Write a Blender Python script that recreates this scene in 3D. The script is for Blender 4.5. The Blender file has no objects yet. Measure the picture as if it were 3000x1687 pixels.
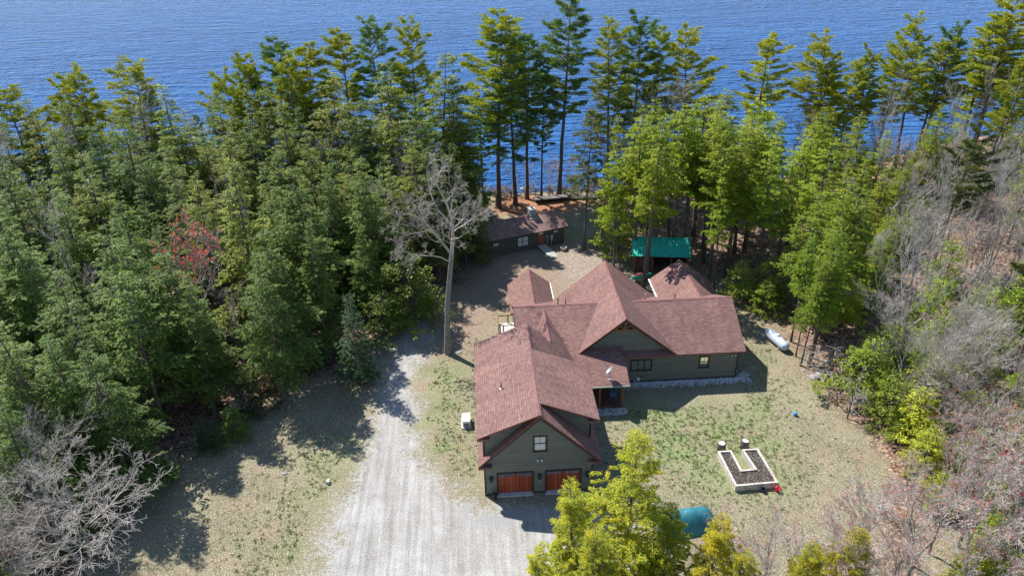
import bpy, math, random
import numpy as np
S = bpy.context.scene
COL = S.collection
R = math.radians

# ------------------------------------------------------------------ camera, sky, sun
F_PX = 2252.95
PITCH, ROLL, YAW = 0.5109509, -0.02021362, 0.05245089
CAM = np.array([0.0, 0.0, 44.86])
def cam_axes():
    cy, sy = math.cos(YAW), math.sin(YAW)
    f = np.array([sy*math.cos(PITCH), cy*math.cos(PITCH), -math.sin(PITCH)])
    r0 = np.array([cy, -sy, 0]); u0 = np.cross(r0, f)
    return math.cos(ROLL)*r0+math.sin(ROLL)*u0, -math.sin(ROLL)*r0+math.cos(ROLL)*u0, f
RT, UP, FW = cam_axes()
import mathutils
cd = bpy.data.cameras.new('camera'); cam = bpy.data.objects.new('camera', cd); COL.objects.link(cam)
cd.sensor_width = 36; cd.lens = F_PX/3000*36; cd.clip_end = 20000; cd.clip_start = 1
mw = mathutils.Matrix([[RT[0], UP[0], -FW[0], 0], [RT[1], UP[1], -FW[1], 0], [RT[2], UP[2], -FW[2], CAM[2]], [0, 0, 0, 1]])
cam.matrix_world = mw
S.camera = cam
SUN_AZ, SUN_EL = R(-43), R(52.5)
w = bpy.data.worlds.new('World'); S.world = w; w.use_nodes = True
nt = w.node_tree; sky = nt.nodes.new('ShaderNodeTexSky'); sky.sky_type = 'NISHITA'; sky.sun_disc = False
sky.sun_elevation = SUN_EL; sky.sun_rotation = SUN_AZ; sky.altitude = 100; sky.air_density = 1.0; sky.dust_density = 0.0; sky.ozone_density = 1.5
bg = nt.nodes['Background']; bg.inputs[1].default_value = 0.11; nt.links.new(sky.outputs[0], bg.inputs[0])
sl = bpy.data.lights.new('sun', 'SUN'); sl.energy = 4.6; sl.angle = R(0.53); sl.color = (1, 0.955, 0.89)
so = bpy.data.objects.new('sun', sl); COL.objects.link(so)
sv = mathutils.Vector((math.sin(SUN_AZ)*math.cos(SUN_EL), math.cos(SUN_AZ)*math.cos(SUN_EL), math.sin(SUN_EL)))
so.rotation_euler = sv.to_track_quat('Z', 'Y').to_euler(); so.location = (-40, 60, 90)
S.view_settings.view_transform = 'Standard'; S.view_settings.look = 'None'; S.view_settings.exposure = 0.95
S.cycles.max_bounces = 6; S.cycles.diffuse_bounces = 3; S.cycles.glossy_bounces = 3; S.cycles.transmission_bounces = 4
S.cycles.caustics_reflective = False; S.cycles.caustics_refractive = False

# pixel of the photograph (3000 wide) -> world point on height z, or at distance y
def ray(u, v):
    return RT*((u-1500)/F_PX) - UP*((v-843.5)/F_PX) + FW
def PZ(u, v, z=0.0):
    d = ray(u, v); return CAM+d*((z-CAM[2])/d[2])
def PY(u, v, y):
    d = ray(u, v); return CAM+d*(y/d[1])
K = 1.1646
def OZ(u, v, z=0.0): return PZ(u*K, v*K, z)

# ------------------------------------------------------------------ materials
def mat(name):
    m = bpy.data.materials.new(name); m.use_nodes = True
    n = m.node_tree; return m, n, n.nodes['Principled BSDF']
def N(n, t, **kw):
    x = n.nodes.new(t)
    for k, v in kw.items():
        if k.startswith('i_'):
            x.inputs[k[2:].replace('_', ' ')].default_value = v
        else: setattr(x, k, v)
    return x
def noise(n, vec, scale, detail=4, rough=0.6, dist=0.0):
    x = N(n, 'ShaderNodeTexNoise'); x.inputs['Scale'].default_value = scale; x.inputs['Detail'].default_value = detail
    x.inputs['Roughness'].default_value = rough; x.inputs['Distortion'].default_value = dist
    if vec is not None: n.links.new(vec, x.inputs['Vector'])
    return x.outputs['Fac']
def ramp(n, fac, stops):
    x = N(n, 'ShaderNodeValToRGB'); e = x.color_ramp.elements
    while len(e) < len(stops): e.new(0.5)
    for i, (p, c) in enumerate(stops):
        e[i].position = p; e[i].color = (*c, 1) if len(c) == 3 else c
    n.links.new(fac, x.inputs[0]); return x.outputs[0]
def mixc(n, fac, a, b, mode='MIX'):
    x = N(n, 'ShaderNodeMix', data_type='RGBA', blend_type=mode)
    for s, v in ((x.inputs[0], fac), (x.inputs[6], a), (x.inputs[7], b)):
        if hasattr(v, 'links') or isinstance(v, bpy.types.NodeSocket): n.links.new(v, s)
        elif isinstance(v, tuple): s.default_value = (*v, 1) if len(v) == 3 else v
        else: s.default_value = v
    return x.outputs[2]
def mth(n, op, a, b=0.5, clamp=False):
    x = N(n, 'ShaderNodeMath', operation=op, use_clamp=clamp)
    for s, v in ((x.inputs[0], a), (x.inputs[1], b)):
        if isinstance(v, bpy.types.NodeSocket): n.links.new(v, s)
        else: s.default_value = v
    return x.outputs[0]
def vmap(n, vec, scale=(1, 1, 1), rot=(0, 0, 0)):
    x = N(n, 'ShaderNodeMapping'); n.links.new(vec, x.inputs[0]); x.inputs['Scale'].default_value = scale; x.inputs['Rotation'].default_value = rot
    return x.outputs[0]
def pos(n): return N(n, 'ShaderNodeNewGeometry').outputs['Position']
def bump(n, b, h, strength=0.5, dist=0.05):
    x = N(n, 'ShaderNodeBump'); x.inputs['Strength'].default_value = strength; x.inputs['Distance'].default_value = dist
    n.links.new(h, x.inputs['Height']); n.links.new(x.outputs[0], b.inputs['Normal'])
def simple(name, c, rough=0.7, metal=0.0, var=0.25, scale=3.0, spec=0.4):
    m, n, b = mat(name); p = pos(n)
    f = noise(n, p, scale, 5)
    lo = tuple(x*(1-var) for x in c); hi = tuple(min(1, x*(1+var)) for x in c)
    n.links.new(ramp(n, f, [(0.3, lo), (0.7, hi)]), b.inputs['Base Color'])
    b.inputs['Roughness'].default_value = rough; b.inputs['Metallic'].default_value = metal; b.inputs['Specular IOR Level'].default_value = spec
    return m

def shingle_mat(name, c1, c2, mort):
    m, n, b = mat(name); uv = N(n, 'ShaderNodeUVMap').outputs[0]
    br = N(n, 'ShaderNodeTexBrick', offset=0.5, squash=1.0)
    n.links.new(uv, br.inputs['Vector'])
    for k, v in (('Color1', (*c1, 1)), ('Color2', (*c2, 1)), ('Mortar', (*mort, 1))): br.inputs[k].default_value = v
    br.inputs['Scale'].default_value = 1; br.inputs['Mortar Size'].default_value = 0.016; br.inputs['Mortar Smooth'].default_value = 0.3
    br.inputs['Bias'].default_value = 0.0; br.inputs['Brick Width'].default_value = 0.42; br.inputs['Row Height'].default_value = 0.2
    # large cloudy mottling, and a second random tone over groups of tabs
    big = noise(n, uv, 0.35, 4, 0.6); mid = noise(n, vmap(n, uv, (2.2, 5.0, 1)), 1.0, 3, 0.7)
    c = mixc(n, 1.0, br.outputs[0], ramp(n, mid, [(0.32, (0.72, 0.72, 0.75)), (0.68, (1.2, 1.17, 1.14))]), 'MULTIPLY')
    c = mixc(n, 1.0, c, ramp(n, big, [(0.3, (0.88, 0.88, 0.9)), (0.7, (1.1, 1.09, 1.06))]), 'MULTIPLY')
    st = noise(n, vmap(n, uv, (1.1, 0.16, 1)), 1.0, 5, 0.7); c = mixc(n, 1.0, c, ramp(n, st, [(0.38, (0.84, 0.83, 0.82)), (0.55, (1, 1, 1)), (0.7, (1.07, 1.06, 1.05))]), 'MULTIPLY')
    n.links.new(c, b.inputs['Base Color']); b.inputs['Roughness'].default_value = 0.85; b.inputs['Specular IOR Level'].default_value = 0.3
    bump(n, b, br.outputs['Fac'], 0.5, -0.012)
    return m
M = {}
M['shingle'] = shingle_mat('red_brown_shingles', (0.255, 0.145, 0.125), (0.188, 0.106, 0.094), (0.09, 0.052, 0.048))
M['shingle2'] = shingle_mat('brown_shingles', (0.32, 0.2, 0.175), (0.2, 0.125, 0.11), (0.1, 0.06, 0.055))
M['cap'] = simple('ridge_cap_shingles', (0.19, 0.085, 0.08), 0.85, var=0.35, scale=2.5)
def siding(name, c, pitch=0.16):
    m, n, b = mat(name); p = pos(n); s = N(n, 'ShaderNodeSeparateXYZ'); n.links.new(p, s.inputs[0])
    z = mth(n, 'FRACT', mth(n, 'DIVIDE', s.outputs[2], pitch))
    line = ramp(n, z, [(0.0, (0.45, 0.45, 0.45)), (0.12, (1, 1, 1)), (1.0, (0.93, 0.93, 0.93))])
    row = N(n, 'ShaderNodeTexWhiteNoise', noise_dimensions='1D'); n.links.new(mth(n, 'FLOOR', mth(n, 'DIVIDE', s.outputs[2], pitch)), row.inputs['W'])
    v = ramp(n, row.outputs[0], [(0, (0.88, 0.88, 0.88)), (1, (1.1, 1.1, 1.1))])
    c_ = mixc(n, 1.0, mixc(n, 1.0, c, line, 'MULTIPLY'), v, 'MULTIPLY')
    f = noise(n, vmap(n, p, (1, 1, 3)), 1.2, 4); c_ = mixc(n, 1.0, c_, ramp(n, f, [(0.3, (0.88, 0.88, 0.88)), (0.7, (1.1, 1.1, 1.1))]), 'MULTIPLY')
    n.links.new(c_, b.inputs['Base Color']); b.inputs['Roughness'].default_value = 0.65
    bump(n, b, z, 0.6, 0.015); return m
M['siding'] = siding('olive_lap_siding', (0.15, 0.157, 0.128))
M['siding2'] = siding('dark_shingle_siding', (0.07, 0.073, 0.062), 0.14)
M['trim'] = simple('dark_brown_trim', (0.035, 0.026, 0.024), 0.6)
M['fascia'] = simple('red_drip_edge', (0.2, 0.05, 0.045), 0.5)
M['darkbase'] = simple('dark_foundation', (0.03, 0.03, 0.032), 0.8)
M['concrete'] = simple('pale_concrete', (0.42, 0.42, 0.42), 0.8)
M['white'] = simple('white_paint', (0.75, 0.76, 0.76), 0.4, var=0.06)
M['blind'] = simple('pale_blind', (0.62, 0.64, 0.62), 0.6, var=0.05)
M['black'] = simple('black_metal', (0.02, 0.02, 0.022), 0.4)
M['tank'] = simple('grey_blue_enamel', (0.4, 0.47, 0.56), 0.3, var=0.06)
M['wood'] = simple('brown_stained_timber', (0.22, 0.095, 0.035), 0.6)
M['deckwood'] = simple('reddish_deck_boards', (0.12, 0.065, 0.055), 0.7)
def plankmat():
    m, n, b = mat('weathered_pale_planks'); p = pos(n); s_ = N(n, 'ShaderNodeSeparateXYZ'); n.links.new(p, s_.inputs[0])
    g = noise(n, vmap(n, p, (1.2, 1.2, 14)), 1.5, 6, 0.7); c = ramp(n, g, [(0.3, (0.3, 0.26, 0.23)), (0.5, (0.55, 0.5, 0.46)), (0.7, (0.68, 0.63, 0.58))])
    f = mth(n, 'FRACT', mth(n, 'DIVIDE', s_.outputs[2], 0.21)); c = mixc(n, 1.0, c, ramp(n, f, [(0, (0.35, 0.33, 0.3)), (0.12, (1, 1, 1)), (1, (1, 1, 1))]), 'MULTIPLY')
    d = noise(n, p, 2.2, 5, 0.7); c = mixc(n, 1.0, c, ramp(n, d, [(0.35, (0.62, 0.56, 0.5)), (0.55, (1, 1, 1))]), 'MULTIPLY')
    n.links.new(c, b.inputs['Base Color']); b.inputs['Roughness'].default_value = 0.85; bump(n, b, g, 0.5, 0.02); return m
M['planks'] = plankmat()
M['greyplanks'] = simple('grey_weathered_wood', (0.15, 0.14, 0.13), 0.85, scale=8)
def soilmat():
    m, n, b = mat('dark_mulchy_soil'); p = pos(n); v = N(n, 'ShaderNodeTexVoronoi'); v.inputs['Scale'].default_value = 16; n.links.new(p, v.inputs['Vector'])
    sc_ = N(n, 'ShaderNodeSeparateColor'); n.links.new(v.outputs['Color'], sc_.inputs[0])
    n.links.new(ramp(n, sc_.outputs[0], [(0, (0.02, 0.016, 0.013)), (0.7, (0.055, 0.042, 0.033)), (0.92, (0.13, 0.11, 0.09)), (1, (0.4, 0.37, 0.32))]), b.inputs['Base Color']); b.inputs['Roughness'].default_value = 0.95
    bump(n, b, sc_.outputs[1], 1.0, 0.05); return m
M['soil'] = soilmat()
M['stone'] = simple('grey_stone', (0.3, 0.3, 0.29), 0.9, var=0.35, scale=5)
M['barrel'] = simple('dark_barrel_wood', (0.2, 0.14, 0.13), 0.7)
M['turq'] = simple('turquoise_paint', (0.1, 0.28, 0.33), 0.5)
M['tarp'] = simple('teal_tarpaulin', (0.018, 0.15, 0.19), 0.55, var=0.3, scale=1.2)
M['red'] = simple('red_plastic', (0.65, 0.02, 0.04), 0.35, var=0.08)
M['bluep'] = simple('blue_plastic', (0.02, 0.25, 0.55), 0.35, var=0.08)
M['pink'] = simple('faded_red_paint', (0.6, 0.2, 0.2), 0.5)
M['boatgreen'] = simple('green_boat_paint', (0.03, 0.3, 0.22), 0.4)
M['galv'] = simple('galvanised_metal', (0.5, 0.51, 0.52), 0.35, metal=0.6, var=0.1)
M['reddoor'] = simple('red_brown_door', (0.22, 0.055, 0.03), 0.5)
M['shedwall'] = simple('dark_red_brown_boards', (0.09, 0.05, 0.04), 0.8)
def glass():
    m, n, b = mat('window_glass'); b.inputs['Base Color'].default_value = (0.05, 0.055, 0.06, 1)
    b.inputs['Roughness'].default_value = 0.04; b.inputs['IOR'].default_value = 5.5; b.inputs['Specular IOR Level'].default_value = 0.9; return m
M['glass'] = glass()
def gdoor():
    m, n, b = mat('red_cedar_garage_door'); p = pos(n); s = N(n, 'ShaderNodeSeparateXYZ'); n.links.new(p, s.inputs[0])
    x = mth(n, 'DIVIDE', s.outputs[0], 0.13); fr = mth(n, 'FRACT', x)
    wn = N(n, 'ShaderNodeTexWhiteNoise', noise_dimensions='1D'); n.links.new(mth(n, 'FLOOR', x), wn.inputs['W'])
    c = ramp(n, wn.outputs[0], [(0, (0.24, 0.04, 0.018)), (0.6, (0.33, 0.065, 0.026)), (1, (0.42, 0.10, 0.042))])
    c = mixc(n, 1.0, c, ramp(n, fr, [(0, (0.55, 0.55, 0.55)), (0.1, (1, 1, 1)), (1, (1, 1, 1))]), 'MULTIPLY')
    g = noise(n, vmap(n, p, (12, 12, 0.8)), 1.0, 4); c = mixc(n, 1.0, c, ramp(n, g, [(0.3, (0.8, 0.8, 0.8)), (0.7, (1.15, 1.15, 1.15))]), 'MULTIPLY')
    n.links.new(c, b.inputs['Base Color']); b.inputs['Roughness'].default_value = 0.4; return m
M['gdoor'] = gdoor()
def metalroof():
    m, n, b = mat('green_ribbed_metal'); uv = N(n, 'ShaderNodeUVMap').outputs[0]; s = N(n, 'ShaderNodeSeparateXYZ'); n.links.new(uv, s.inputs[0])
    fr = mth(n, 'FRACT', mth(n, 'DIVIDE', s.outputs[0], 0.3))
    c = ramp(n, fr, [(0, (0.012, 0.2, 0.15)), (0.12, (0.012, 0.2, 0.15)), (0.2, (0.03, 0.47, 0.35)), (1, (0.035, 0.52, 0.39))])
    f = noise(n, uv, 0.8, 5); c = mixc(n, 1.0, c, ramp(n, f, [(0.3, (0.8, 0.85, 0.85)), (0.7, (1.15, 1.1, 1.1))]), 'MULTIPLY')
    n.links.new(c, b.inputs['Base Color']); b.inputs['Roughness'].default_value = 0.42; bump(n, b, fr, 0.4, 0.03); return m
M['metalroof'] = metalroof()

def bark(name, c, scale=3):
    m, n, b = mat(name); p = N(n, 'ShaderNodeTexCoord').outputs['Object']
    f = noise(n, vmap(n, p, (3, 3, 0.8)), scale, 6, 0.7)
    f2 = noise(n, p, 0.7, 3)
    col = ramp(n, f, [(0.32, tuple(x*0.45 for x in c)), (0.55, c), (0.75, tuple(min(1, x*1.5) for x in c))])
    col = mixc(n, 1.0, col, ramp(n, f2, [(0.35, (0.75, 0.8, 0.72)), (0.65, (1.15, 1.12, 1.1))]), 'MULTIPLY')
    n.links.new(col, b.inputs['Base Color']); b.inputs['Roughness'].default_value = 0.9; bump(n, b, f, 0.6, 0.04); return m
M['bark'] = bark('conifer_bark', (0.13, 0.1, 0.085))
M['greybark'] = bark('pale_grey_bark', (0.24, 0.22, 0.2))
M['twig'] = simple('pale_grey_twigs', (0.36, 0.325, 0.29), 0.9, var=0.3, scale=0.6)
M['redtwig'] = simple('reddish_grey_twigs', (0.4, 0.355, 0.32), 0.9, var=0.35, scale=0.6)
M['dtwig'] = simple('brown_dead_twigs', (0.17, 0.14, 0.12), 0.9, var=0.3, scale=0.8)
def leafmat(name, trans=0.35, tint=(1.5, 1.35, 0.6)):
    m, n, b = mat(name); oi = N(n, 'ShaderNodeObjectInfo'); g = N(n, 'ShaderNodeNewGeometry')
    p = N(n, 'ShaderNodeTexCoord').outputs['Object']
    c = mixc(n, 1.0, oi.outputs['Color'], ramp(n, g.outputs['Random Per Island'], [(0, (0.5, 0.55, 0.55)), (0.6, (1, 1, 1)), (1, (1.75, 1.6, 1.2))]), 'MULTIPLY')
    f = noise(n, p, 0.8, 3, 0.6)
    c = mixc(n, ramp(n, f, [(0.42, (0, 0, 0)), (0.68, (1, 1, 1))]), c, mixc(n, 1.0, c, tint, 'MULTIPLY'))
    n.links.new(c, b.inputs['Base Color']); b.inputs['Roughness'].default_value = 0.55; b.inputs['Specular IOR Level'].default_value = 0.35
    tr = N(n, 'ShaderNodeBsdfTranslucent'); n.links.new(mixc(n, 1.0, c, (1.25, 1.25, 0.6), 'MULTIPLY'), tr.inputs[0])
    mx = N(n, 'ShaderNodeMixShader'); mx.inputs[0].default_value = trans
    n.links.new(b.outputs[0], mx.inputs[1]); n.links.new(tr.outputs[0], mx.inputs[2])
    n.links.new(mx.outputs[0], n.nodes['Material Output'].inputs[0]); return m
M['leaf'] = leafmat('hemlock_needles', 0.4, (1.35, 1.25, 0.85))
M['pine'] = leafmat('pine_needles', 0.3, (1.45, 1.25, 0.7))
M['cedar'] = leafmat('cedar_sprays', 0.4, (1.5, 1.25, 0.6))
M['bud'] = leafmat('red_buds', 0.35, (1.3, 0.8, 0.7))

# ------------------------------------------------------------------ mesh helpers
class MB:
    def __init__(s): s.v = []; s.f = []; s.m = []; s.uv = []
    def face(s, pts, mi=0, uv=None):
        k = len(s.v); s.v += [tuple(map(float, p)) for p in pts]; s.f.append(list(range(k, k+len(pts)))); s.m.append(mi)
        s.uv += uv if uv else [(p[0]+p[1], p[2]) for p in pts]
    def box(s, x0, x1, y0, y1, z0, z1, mi=0, fr=None):
        c = [(x0, y0, z0), (x1, y0, z0), (x1, y1, z0), (x0, y1, z0), (x0, y0, z1), (x1, y0, z1), (x1, y1, z1), (x0, y1, z1)]
        if fr: c = [fr(p) for p in c]
        for q in ((3, 2, 1, 0), (4, 5, 6, 7), (0, 1, 5, 4), (1, 2, 6, 5), (2, 3, 7, 6), (3, 0, 4, 7)): s.face([c[i] for i in q], mi)
        return s
    def prism(s, prof, a, b, axis='x', mi=0, fr=None):
        g = (lambda p, t: (t, p[0], p[1])) if axis == 'x' else (lambda p, t: (p[0], t, p[1]))
        if axis == 'z': g = lambda p, t: (p[0], p[1], t)
        A = [g(p, a) for p in prof]; B = [g(p, b) for p in prof]
        if fr: A = [fr(p) for p in A]; B = [fr(p) for p in B]
        s.face(A[::-1], mi); s.face(B, mi); n = len(prof)
        for i in range(n): s.face([A[i], A[(i+1) % n], B[(i+1) % n], B[i]], mi)
        return s
    def slab(s, pts, t=0.16, top=0, side=1):
        P = [np.array(p, float) for p in pts]
        nrm = np.zeros(3)
        for i in range(len(P)): nrm += np.cross(P[i]-P[0], P[(i+1) % len(P)]-P[0])
        if nrm[2] < 0: P = P[::-1]; nrm = -nrm
        nrm /= np.linalg.norm(nrm)
        h = np.cross((0, 0, 1), nrm); h = h/np.linalg.norm(h) if np.linalg.norm(h) > 1e-4 else np.array([1, 0, 0]); u = np.cross(nrm, h)
        s.face(P, top, [(float(p@h)+50, float(p@u)+50) for p in P])
        B = [p-np.array([0, 0, t]) for p in P]; s.face(B[::-1], side)
        for i in range(len(P)):
            j = (i+1) % len(P); s.face([P[i], B[i], B[j], P[j]], side)
        return s
    def tube(s, p0, p1, r0, r1=None, n=8, mi=0, cap=True):
        p0 = np.array(p0, float); p1 = np.array(p1, float); r1 = r0 if r1 is None else r1
        d = p1-p0; d /= np.linalg.norm(d); a = np.cross(d, (0, 0, 1) if abs(d[2]) < 0.9 else (1, 0, 0)); a /= np.linalg.norm(a); b = np.cross(d, a)
        c = [(a*math.cos(2*math.pi*i/n)+b*math.sin(2*math.pi*i/n)) for i in range(n)]
        A = [p0+q*r0 for q in c]; B = [p1+q*r1 for q in c]
        for i in range(n): s.face([A[i], A[(i+1) % n], B[(i+1) % n], B[i]], mi)
        if cap: s.face(A[::-1], mi); s.face(B, mi)
        return s
    def lathe(s, prof, c, n=16, mi=0, ax=None):
        c = np.array(c, float)
        Z = np.array(ax, float) if ax is not None else np.array([0, 0, 1.0]); Z /= np.linalg.norm(Z)
        X = np.cross(Z, (0, 1, 0) if abs(Z[1]) < 0.9 else (1, 0, 0)); X /= np.linalg.norm(X); Y = np.cross(Z, X)
        rings = [[c+X*r*math.cos(2*math.pi*i/n)+Y*r*math.sin(2*math.pi*i/n)+Z*z for i in range(n)] for r, z in prof]
        for a, b in zip(rings, rings[1:]):
            for i in range(n): s.face([a[i], a[(i+1) % n], b[(i+1) % n], b[i]], mi)
        s.face(rings[0][::-1], mi); s.face(rings[-1], mi); return s
    def build(s, name, mats, parent=None, smooth=False, bevel=0):
        me = bpy.data.meshes.new(name); me.from_pydata(s.v, [], s.f)
        for m in (mats if isinstance(mats, (list, tuple)) else [mats]): me.materials.append(M[m] if isinstance(m, str) else m)
        me.polygons.foreach_set('material_index', s.m)
        l = me.uv_layers.new(name='UVMap'); l.data.foreach_set('uv', np.array(s.uv, dtype=np.float32).ravel())
        if smooth: me.polygons.foreach_set('use_smooth', [True]*len(s.f))
        o = bpy.data.objects.new(name, me); COL.objects.link(o)
        if smooth or bevel:
            import bmesh
            bm = bmesh.new(); bm.from_mesh(me); bmesh.ops.remove_doubles(bm, verts=bm.verts, dist=1e-4)
            if bevel: bmesh.ops.bevel(bm, geom=list(bm.edges), offset=bevel, segments=2, affect='EDGES', profile=0.5)
            bm.to_mesh(me); bm.free()
        if parent:
            o.parent = parent
            o.matrix_parent_inverse = parent_inv(parent)
        return o
def parent_inv(p):
    m = mathutils.Matrix.LocRotScale(p.location, p.rotation_euler, p.scale)
    if p.parent: m = p.parent_chain if False else m
    return m.inverted()
def empty(name, loc=(0, 0, 0)):
    o = bpy.data.objects.new(name, None); COL.objects.link(o); o.location = loc; o.empty_display_size = 0.5; return o
def tag(o, label=None, cat=None, group=None, kind=None):
    if label: o['label'] = label
    if cat: o['category'] = cat
    if group: o['group'] = group
    if kind: o['kind'] = kind
    return o
def npmesh(name, V, Fq, mats, k=4):
    me = bpy.data.meshes.new(name); n = len(Fq)
    me.vertices.add(len(V)); me.vertices.foreach_set('co', np.asarray(V, np.float32).ravel())
    me.loops.add(n*k); me.loops.foreach_set('vertex_index', np.asarray(Fq, np.int32).ravel())
    me.polygons.add(n); me.polygons.foreach_set('loop_start', np.arange(0, n*k, k, dtype=np.int32)); me.polygons.foreach_set('loop_total', np.full(n, k, np.int32))
    for m in mats: me.materials.append(M[m])
    me.update(calc_edges=True); me.validate(); return me

# ------------------------------------------------------------------ ground, driveway, water
def seg_dist(px, py, poly):
    poly = np.array(poly); ins = np.zeros(px.shape, bool); d = np.full(px.shape, 1e9)
    n = len(poly)
    for i in range(n):
        ax, ay = poly[i]; bx, by = poly[(i+1) % n]
        t = np.clip(((px-ax)*(bx-ax)+(py-ay)*(by-ay))/((bx-ax)**2+(by-ay)**2+1e-9), 0, 1)
        d = np.minimum(d, np.hypot(px-ax-t*(bx-ax), py-ay-t*(by-ay)))
        c = ((ay > py) != (by > py)) & (px < (bx-ax)*(py-ay)/(by-ay+1e-12)+ax); ins ^= c
    return np.where(ins, d, -d)
def soft(px, py, poly, wd): return np.clip(seg_dist(px, py, poly)/wd*0.5+0.5, 0, 1)
def opoly(pts): return [tuple(OZ(*p)[:2]) for p in pts]
def vnoise(x, y, s, seed=0):
    rs = np.random.RandomState(seed); g = rs.rand(256, 256)
    X = x*s+1000; Y = y*s+1000; xi = np.floor(X).astype(int); yi = np.floor(Y).astype(int); fx = X-xi; fy = Y-yi
    fx = fx*fx*(3-2*fx); fy = fy*fy*(3-2*fy); q = lambda a, b: g[a % 256, b % 256]
    return (q(xi, yi)*(1-fx)+q(xi+1, yi)*fx)*(1-fy)+(q(xi, yi+1)*(1-fx)+q(xi+1, yi+1)*fx)*fy
def shore_y(x):
    return np.interp(x, [-400, -110, -75, -60, -40, -10, 5, 15, 30, 45, 60, 75, 90, 400], [112, 108, 105, 108, 110, 110, 110.5, 110.5, 110, 112, 115, 121, 128, 150])
def gz(x, y):
    x = np.asarray(x, float); y = np.asarray(y, float)
    d = y-shore_y(x)-1.6*(vnoise(x, y, 0.25, 5)-0.5)
    return np.where(d > -3, -(d+3)*0.13, 0.0)-np.clip(d-2, 0, 30)*0.2
DRIVE = opoly([(560, 1750), (700, 1600), (785, 1449), (825, 1330), (875, 1215), (920, 1095), (942, 1000), (962, 920), (978, 860), (1002, 828), (1050, 800), (1110, 806), (1090, 850), (1066, 900), (1052, 1000), (1055, 1100), (1078, 1180), (1150, 1225), (1218, 1255), (1500, 1240), (1590, 1235), (1640, 1270), (1640, 1340), (1560, 1449), (1500, 1750)])
LAWN_G = [opoly(p) for p in ([(1500, 1000), (1720, 1000), (1860, 980), (1930, 960), (2000, 1050), (1990, 1200), (1860, 1260), (1700, 1240), (1560, 1120)],
    [(1050, 1180), (1060, 930), (1170, 900), (1195, 1180)], [(1405, 540), (1480, 560), (1475, 625), (1400, 625)],
    [(640, 1449), (760, 1150), (880, 1080), (860, 1200), (790, 1449)], [(1870, 860), (1930, 900), (1990, 1010), (1920, 1000), (1875, 920)])]
GREEN_HOT = [opoly([(1740, 1130), (1960, 1120), (2000, 1260), (1780, 1270)]), opoly([(1405, 545), (1478, 560), (1472, 622), (1402, 622)])]
LITTER_L = [tuple(p) for p in ((-37, 20), (-27.5, 40), (-26.5, 49), (-22.5, 57), (-17, 61.5), (-12, 63), (-10.8, 66), (-10, 72), (-5, 77), (1, 82), (0, 90), (2, 97), (1, 112), (-200, 112), (-200, 20))]
LITTER_R = [tuple(p) for p in ((31, 70), (31, 64), (31.5, 60), (32, 54), (34, 48), (38, 44), (44, 20), (200, 20), (400, 260), (75, 135), (50, 122), (18, 112), (16.5, 98), (18.5, 86), (22, 85), (29, 80), (28, 74))]
NEEDLE = opoly([(1230, 520), (1250, 485), (1480, 480), (1500, 520), (1420, 545), (1240, 545)])
DIRT = opoly([(1140, 690), (1200, 650), (1370, 600), (1560, 600), (1590, 700), (1500, 760), (1300, 780), (1180, 900), (1060, 900), (1110, 800)])
GRAVELLY = [opoly([(1330, 640), (1420, 600), (1560, 620), (1590, 690), (1530, 740), (1400, 760)]), opoly([(1620, 1215), (1720, 1230), (1760, 1290), (1640, 1300)]), opoly([(1130, 915), (1195, 905), (1195, 960), (1140, 950)]), opoly([(1915, 850), (1990, 940), (1960, 945), (1905, 860)])]
LEAFY_R = opoly([(1960, 800), (2010, 860), (2060, 960), (2130, 1050), (2200, 1120), (2230, 1220), (2180, 1449), (2330, 1449), (2330, 1100), (2150, 950), (2000, 800)])
APRON = opoly([(1180, 1180), (1225, 1250), (1500, 1238), (1640, 1270), (1640, 1350), (1400, 1310), (1200, 1350), (1130, 1240)])
def warp(x, y, a=0.9):
    return x+a*(vnoise(x, y, 0.8, 1)-0.5)*2+0.5*a*(vnoise(x, y, 2.5, 2)-0.5)*2, y+a*(vnoise(x, y, 0.8, 3)-0.5)*2+0.5*a*(vnoise(x, y, 2.5, 4)-0.5)*2
def masks(x, y):
    x, y = warp(x, y)
    gr = soft(x, y, DRIVE, 3.2)
    for g in GRAVELLY: gr = np.maximum(gr, 0.5*soft(x, y, g, 4))
    g = np.zeros_like(x)
    for q in LAWN_G: g = np.maximum(g, (0.5+0.5*vnoise(x, y, 0.5, 31))*soft(x, y, q, 4))
    for q in GREEN_HOT: g = np.maximum(g, (0.6+0.5*vnoise(x, y, 0.6, 32))*soft(x, y, q, 3))
    li = np.maximum(soft(x, y, LITTER_L, 3.5), np.maximum(soft(x, y, LITTER_R, 4.0), 1.15*soft(x, y, LEAFY_R, 2.5)))
    ne = soft(x, y, NEEDLE, 3); di = soft(x, y, DIRT, 3); ap = soft(x, y, APRON, 1.6)
    return gr, g, li, ne, di, ap
xs = np.concatenate([[-3000, -1200, -500, -250, -160], np.arange(-110, 112, 0.42), [160, 250, 500, 1200, 3000]])
ys = np.concatenate([[-1500, -400, -100, 0, 15], np.arange(24, 132, 0.42), [140, 160, 200]])
GX, GY = np.meshgrid(xs, ys); GZ = gz(GX, GY)+0.05*(vnoise(GX, GY, 0.6, 9)-0.5)*(np.abs(seg_dist(GX, GY, [(-1, 45), (26, 45), (26, 76), (-1, 76)])) > 0)*np.clip(-seg_dist(GX, GY, [(-1, 45), (26, 45), (26, 76), (-1, 76)]), 0, 1)*np.clip(-seg_dist(GX, GY, DRIVE)-1.0, 0, 1)
nx, ny = len(xs), len(ys)
idx = np.arange(nx*ny).reshape(ny, nx)
Fq = np.stack([idx[:-1, :-1], idx[:-1, 1:], idx[1:, 1:], idx[1:, :-1]], -1).reshape(-1, 4)
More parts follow.
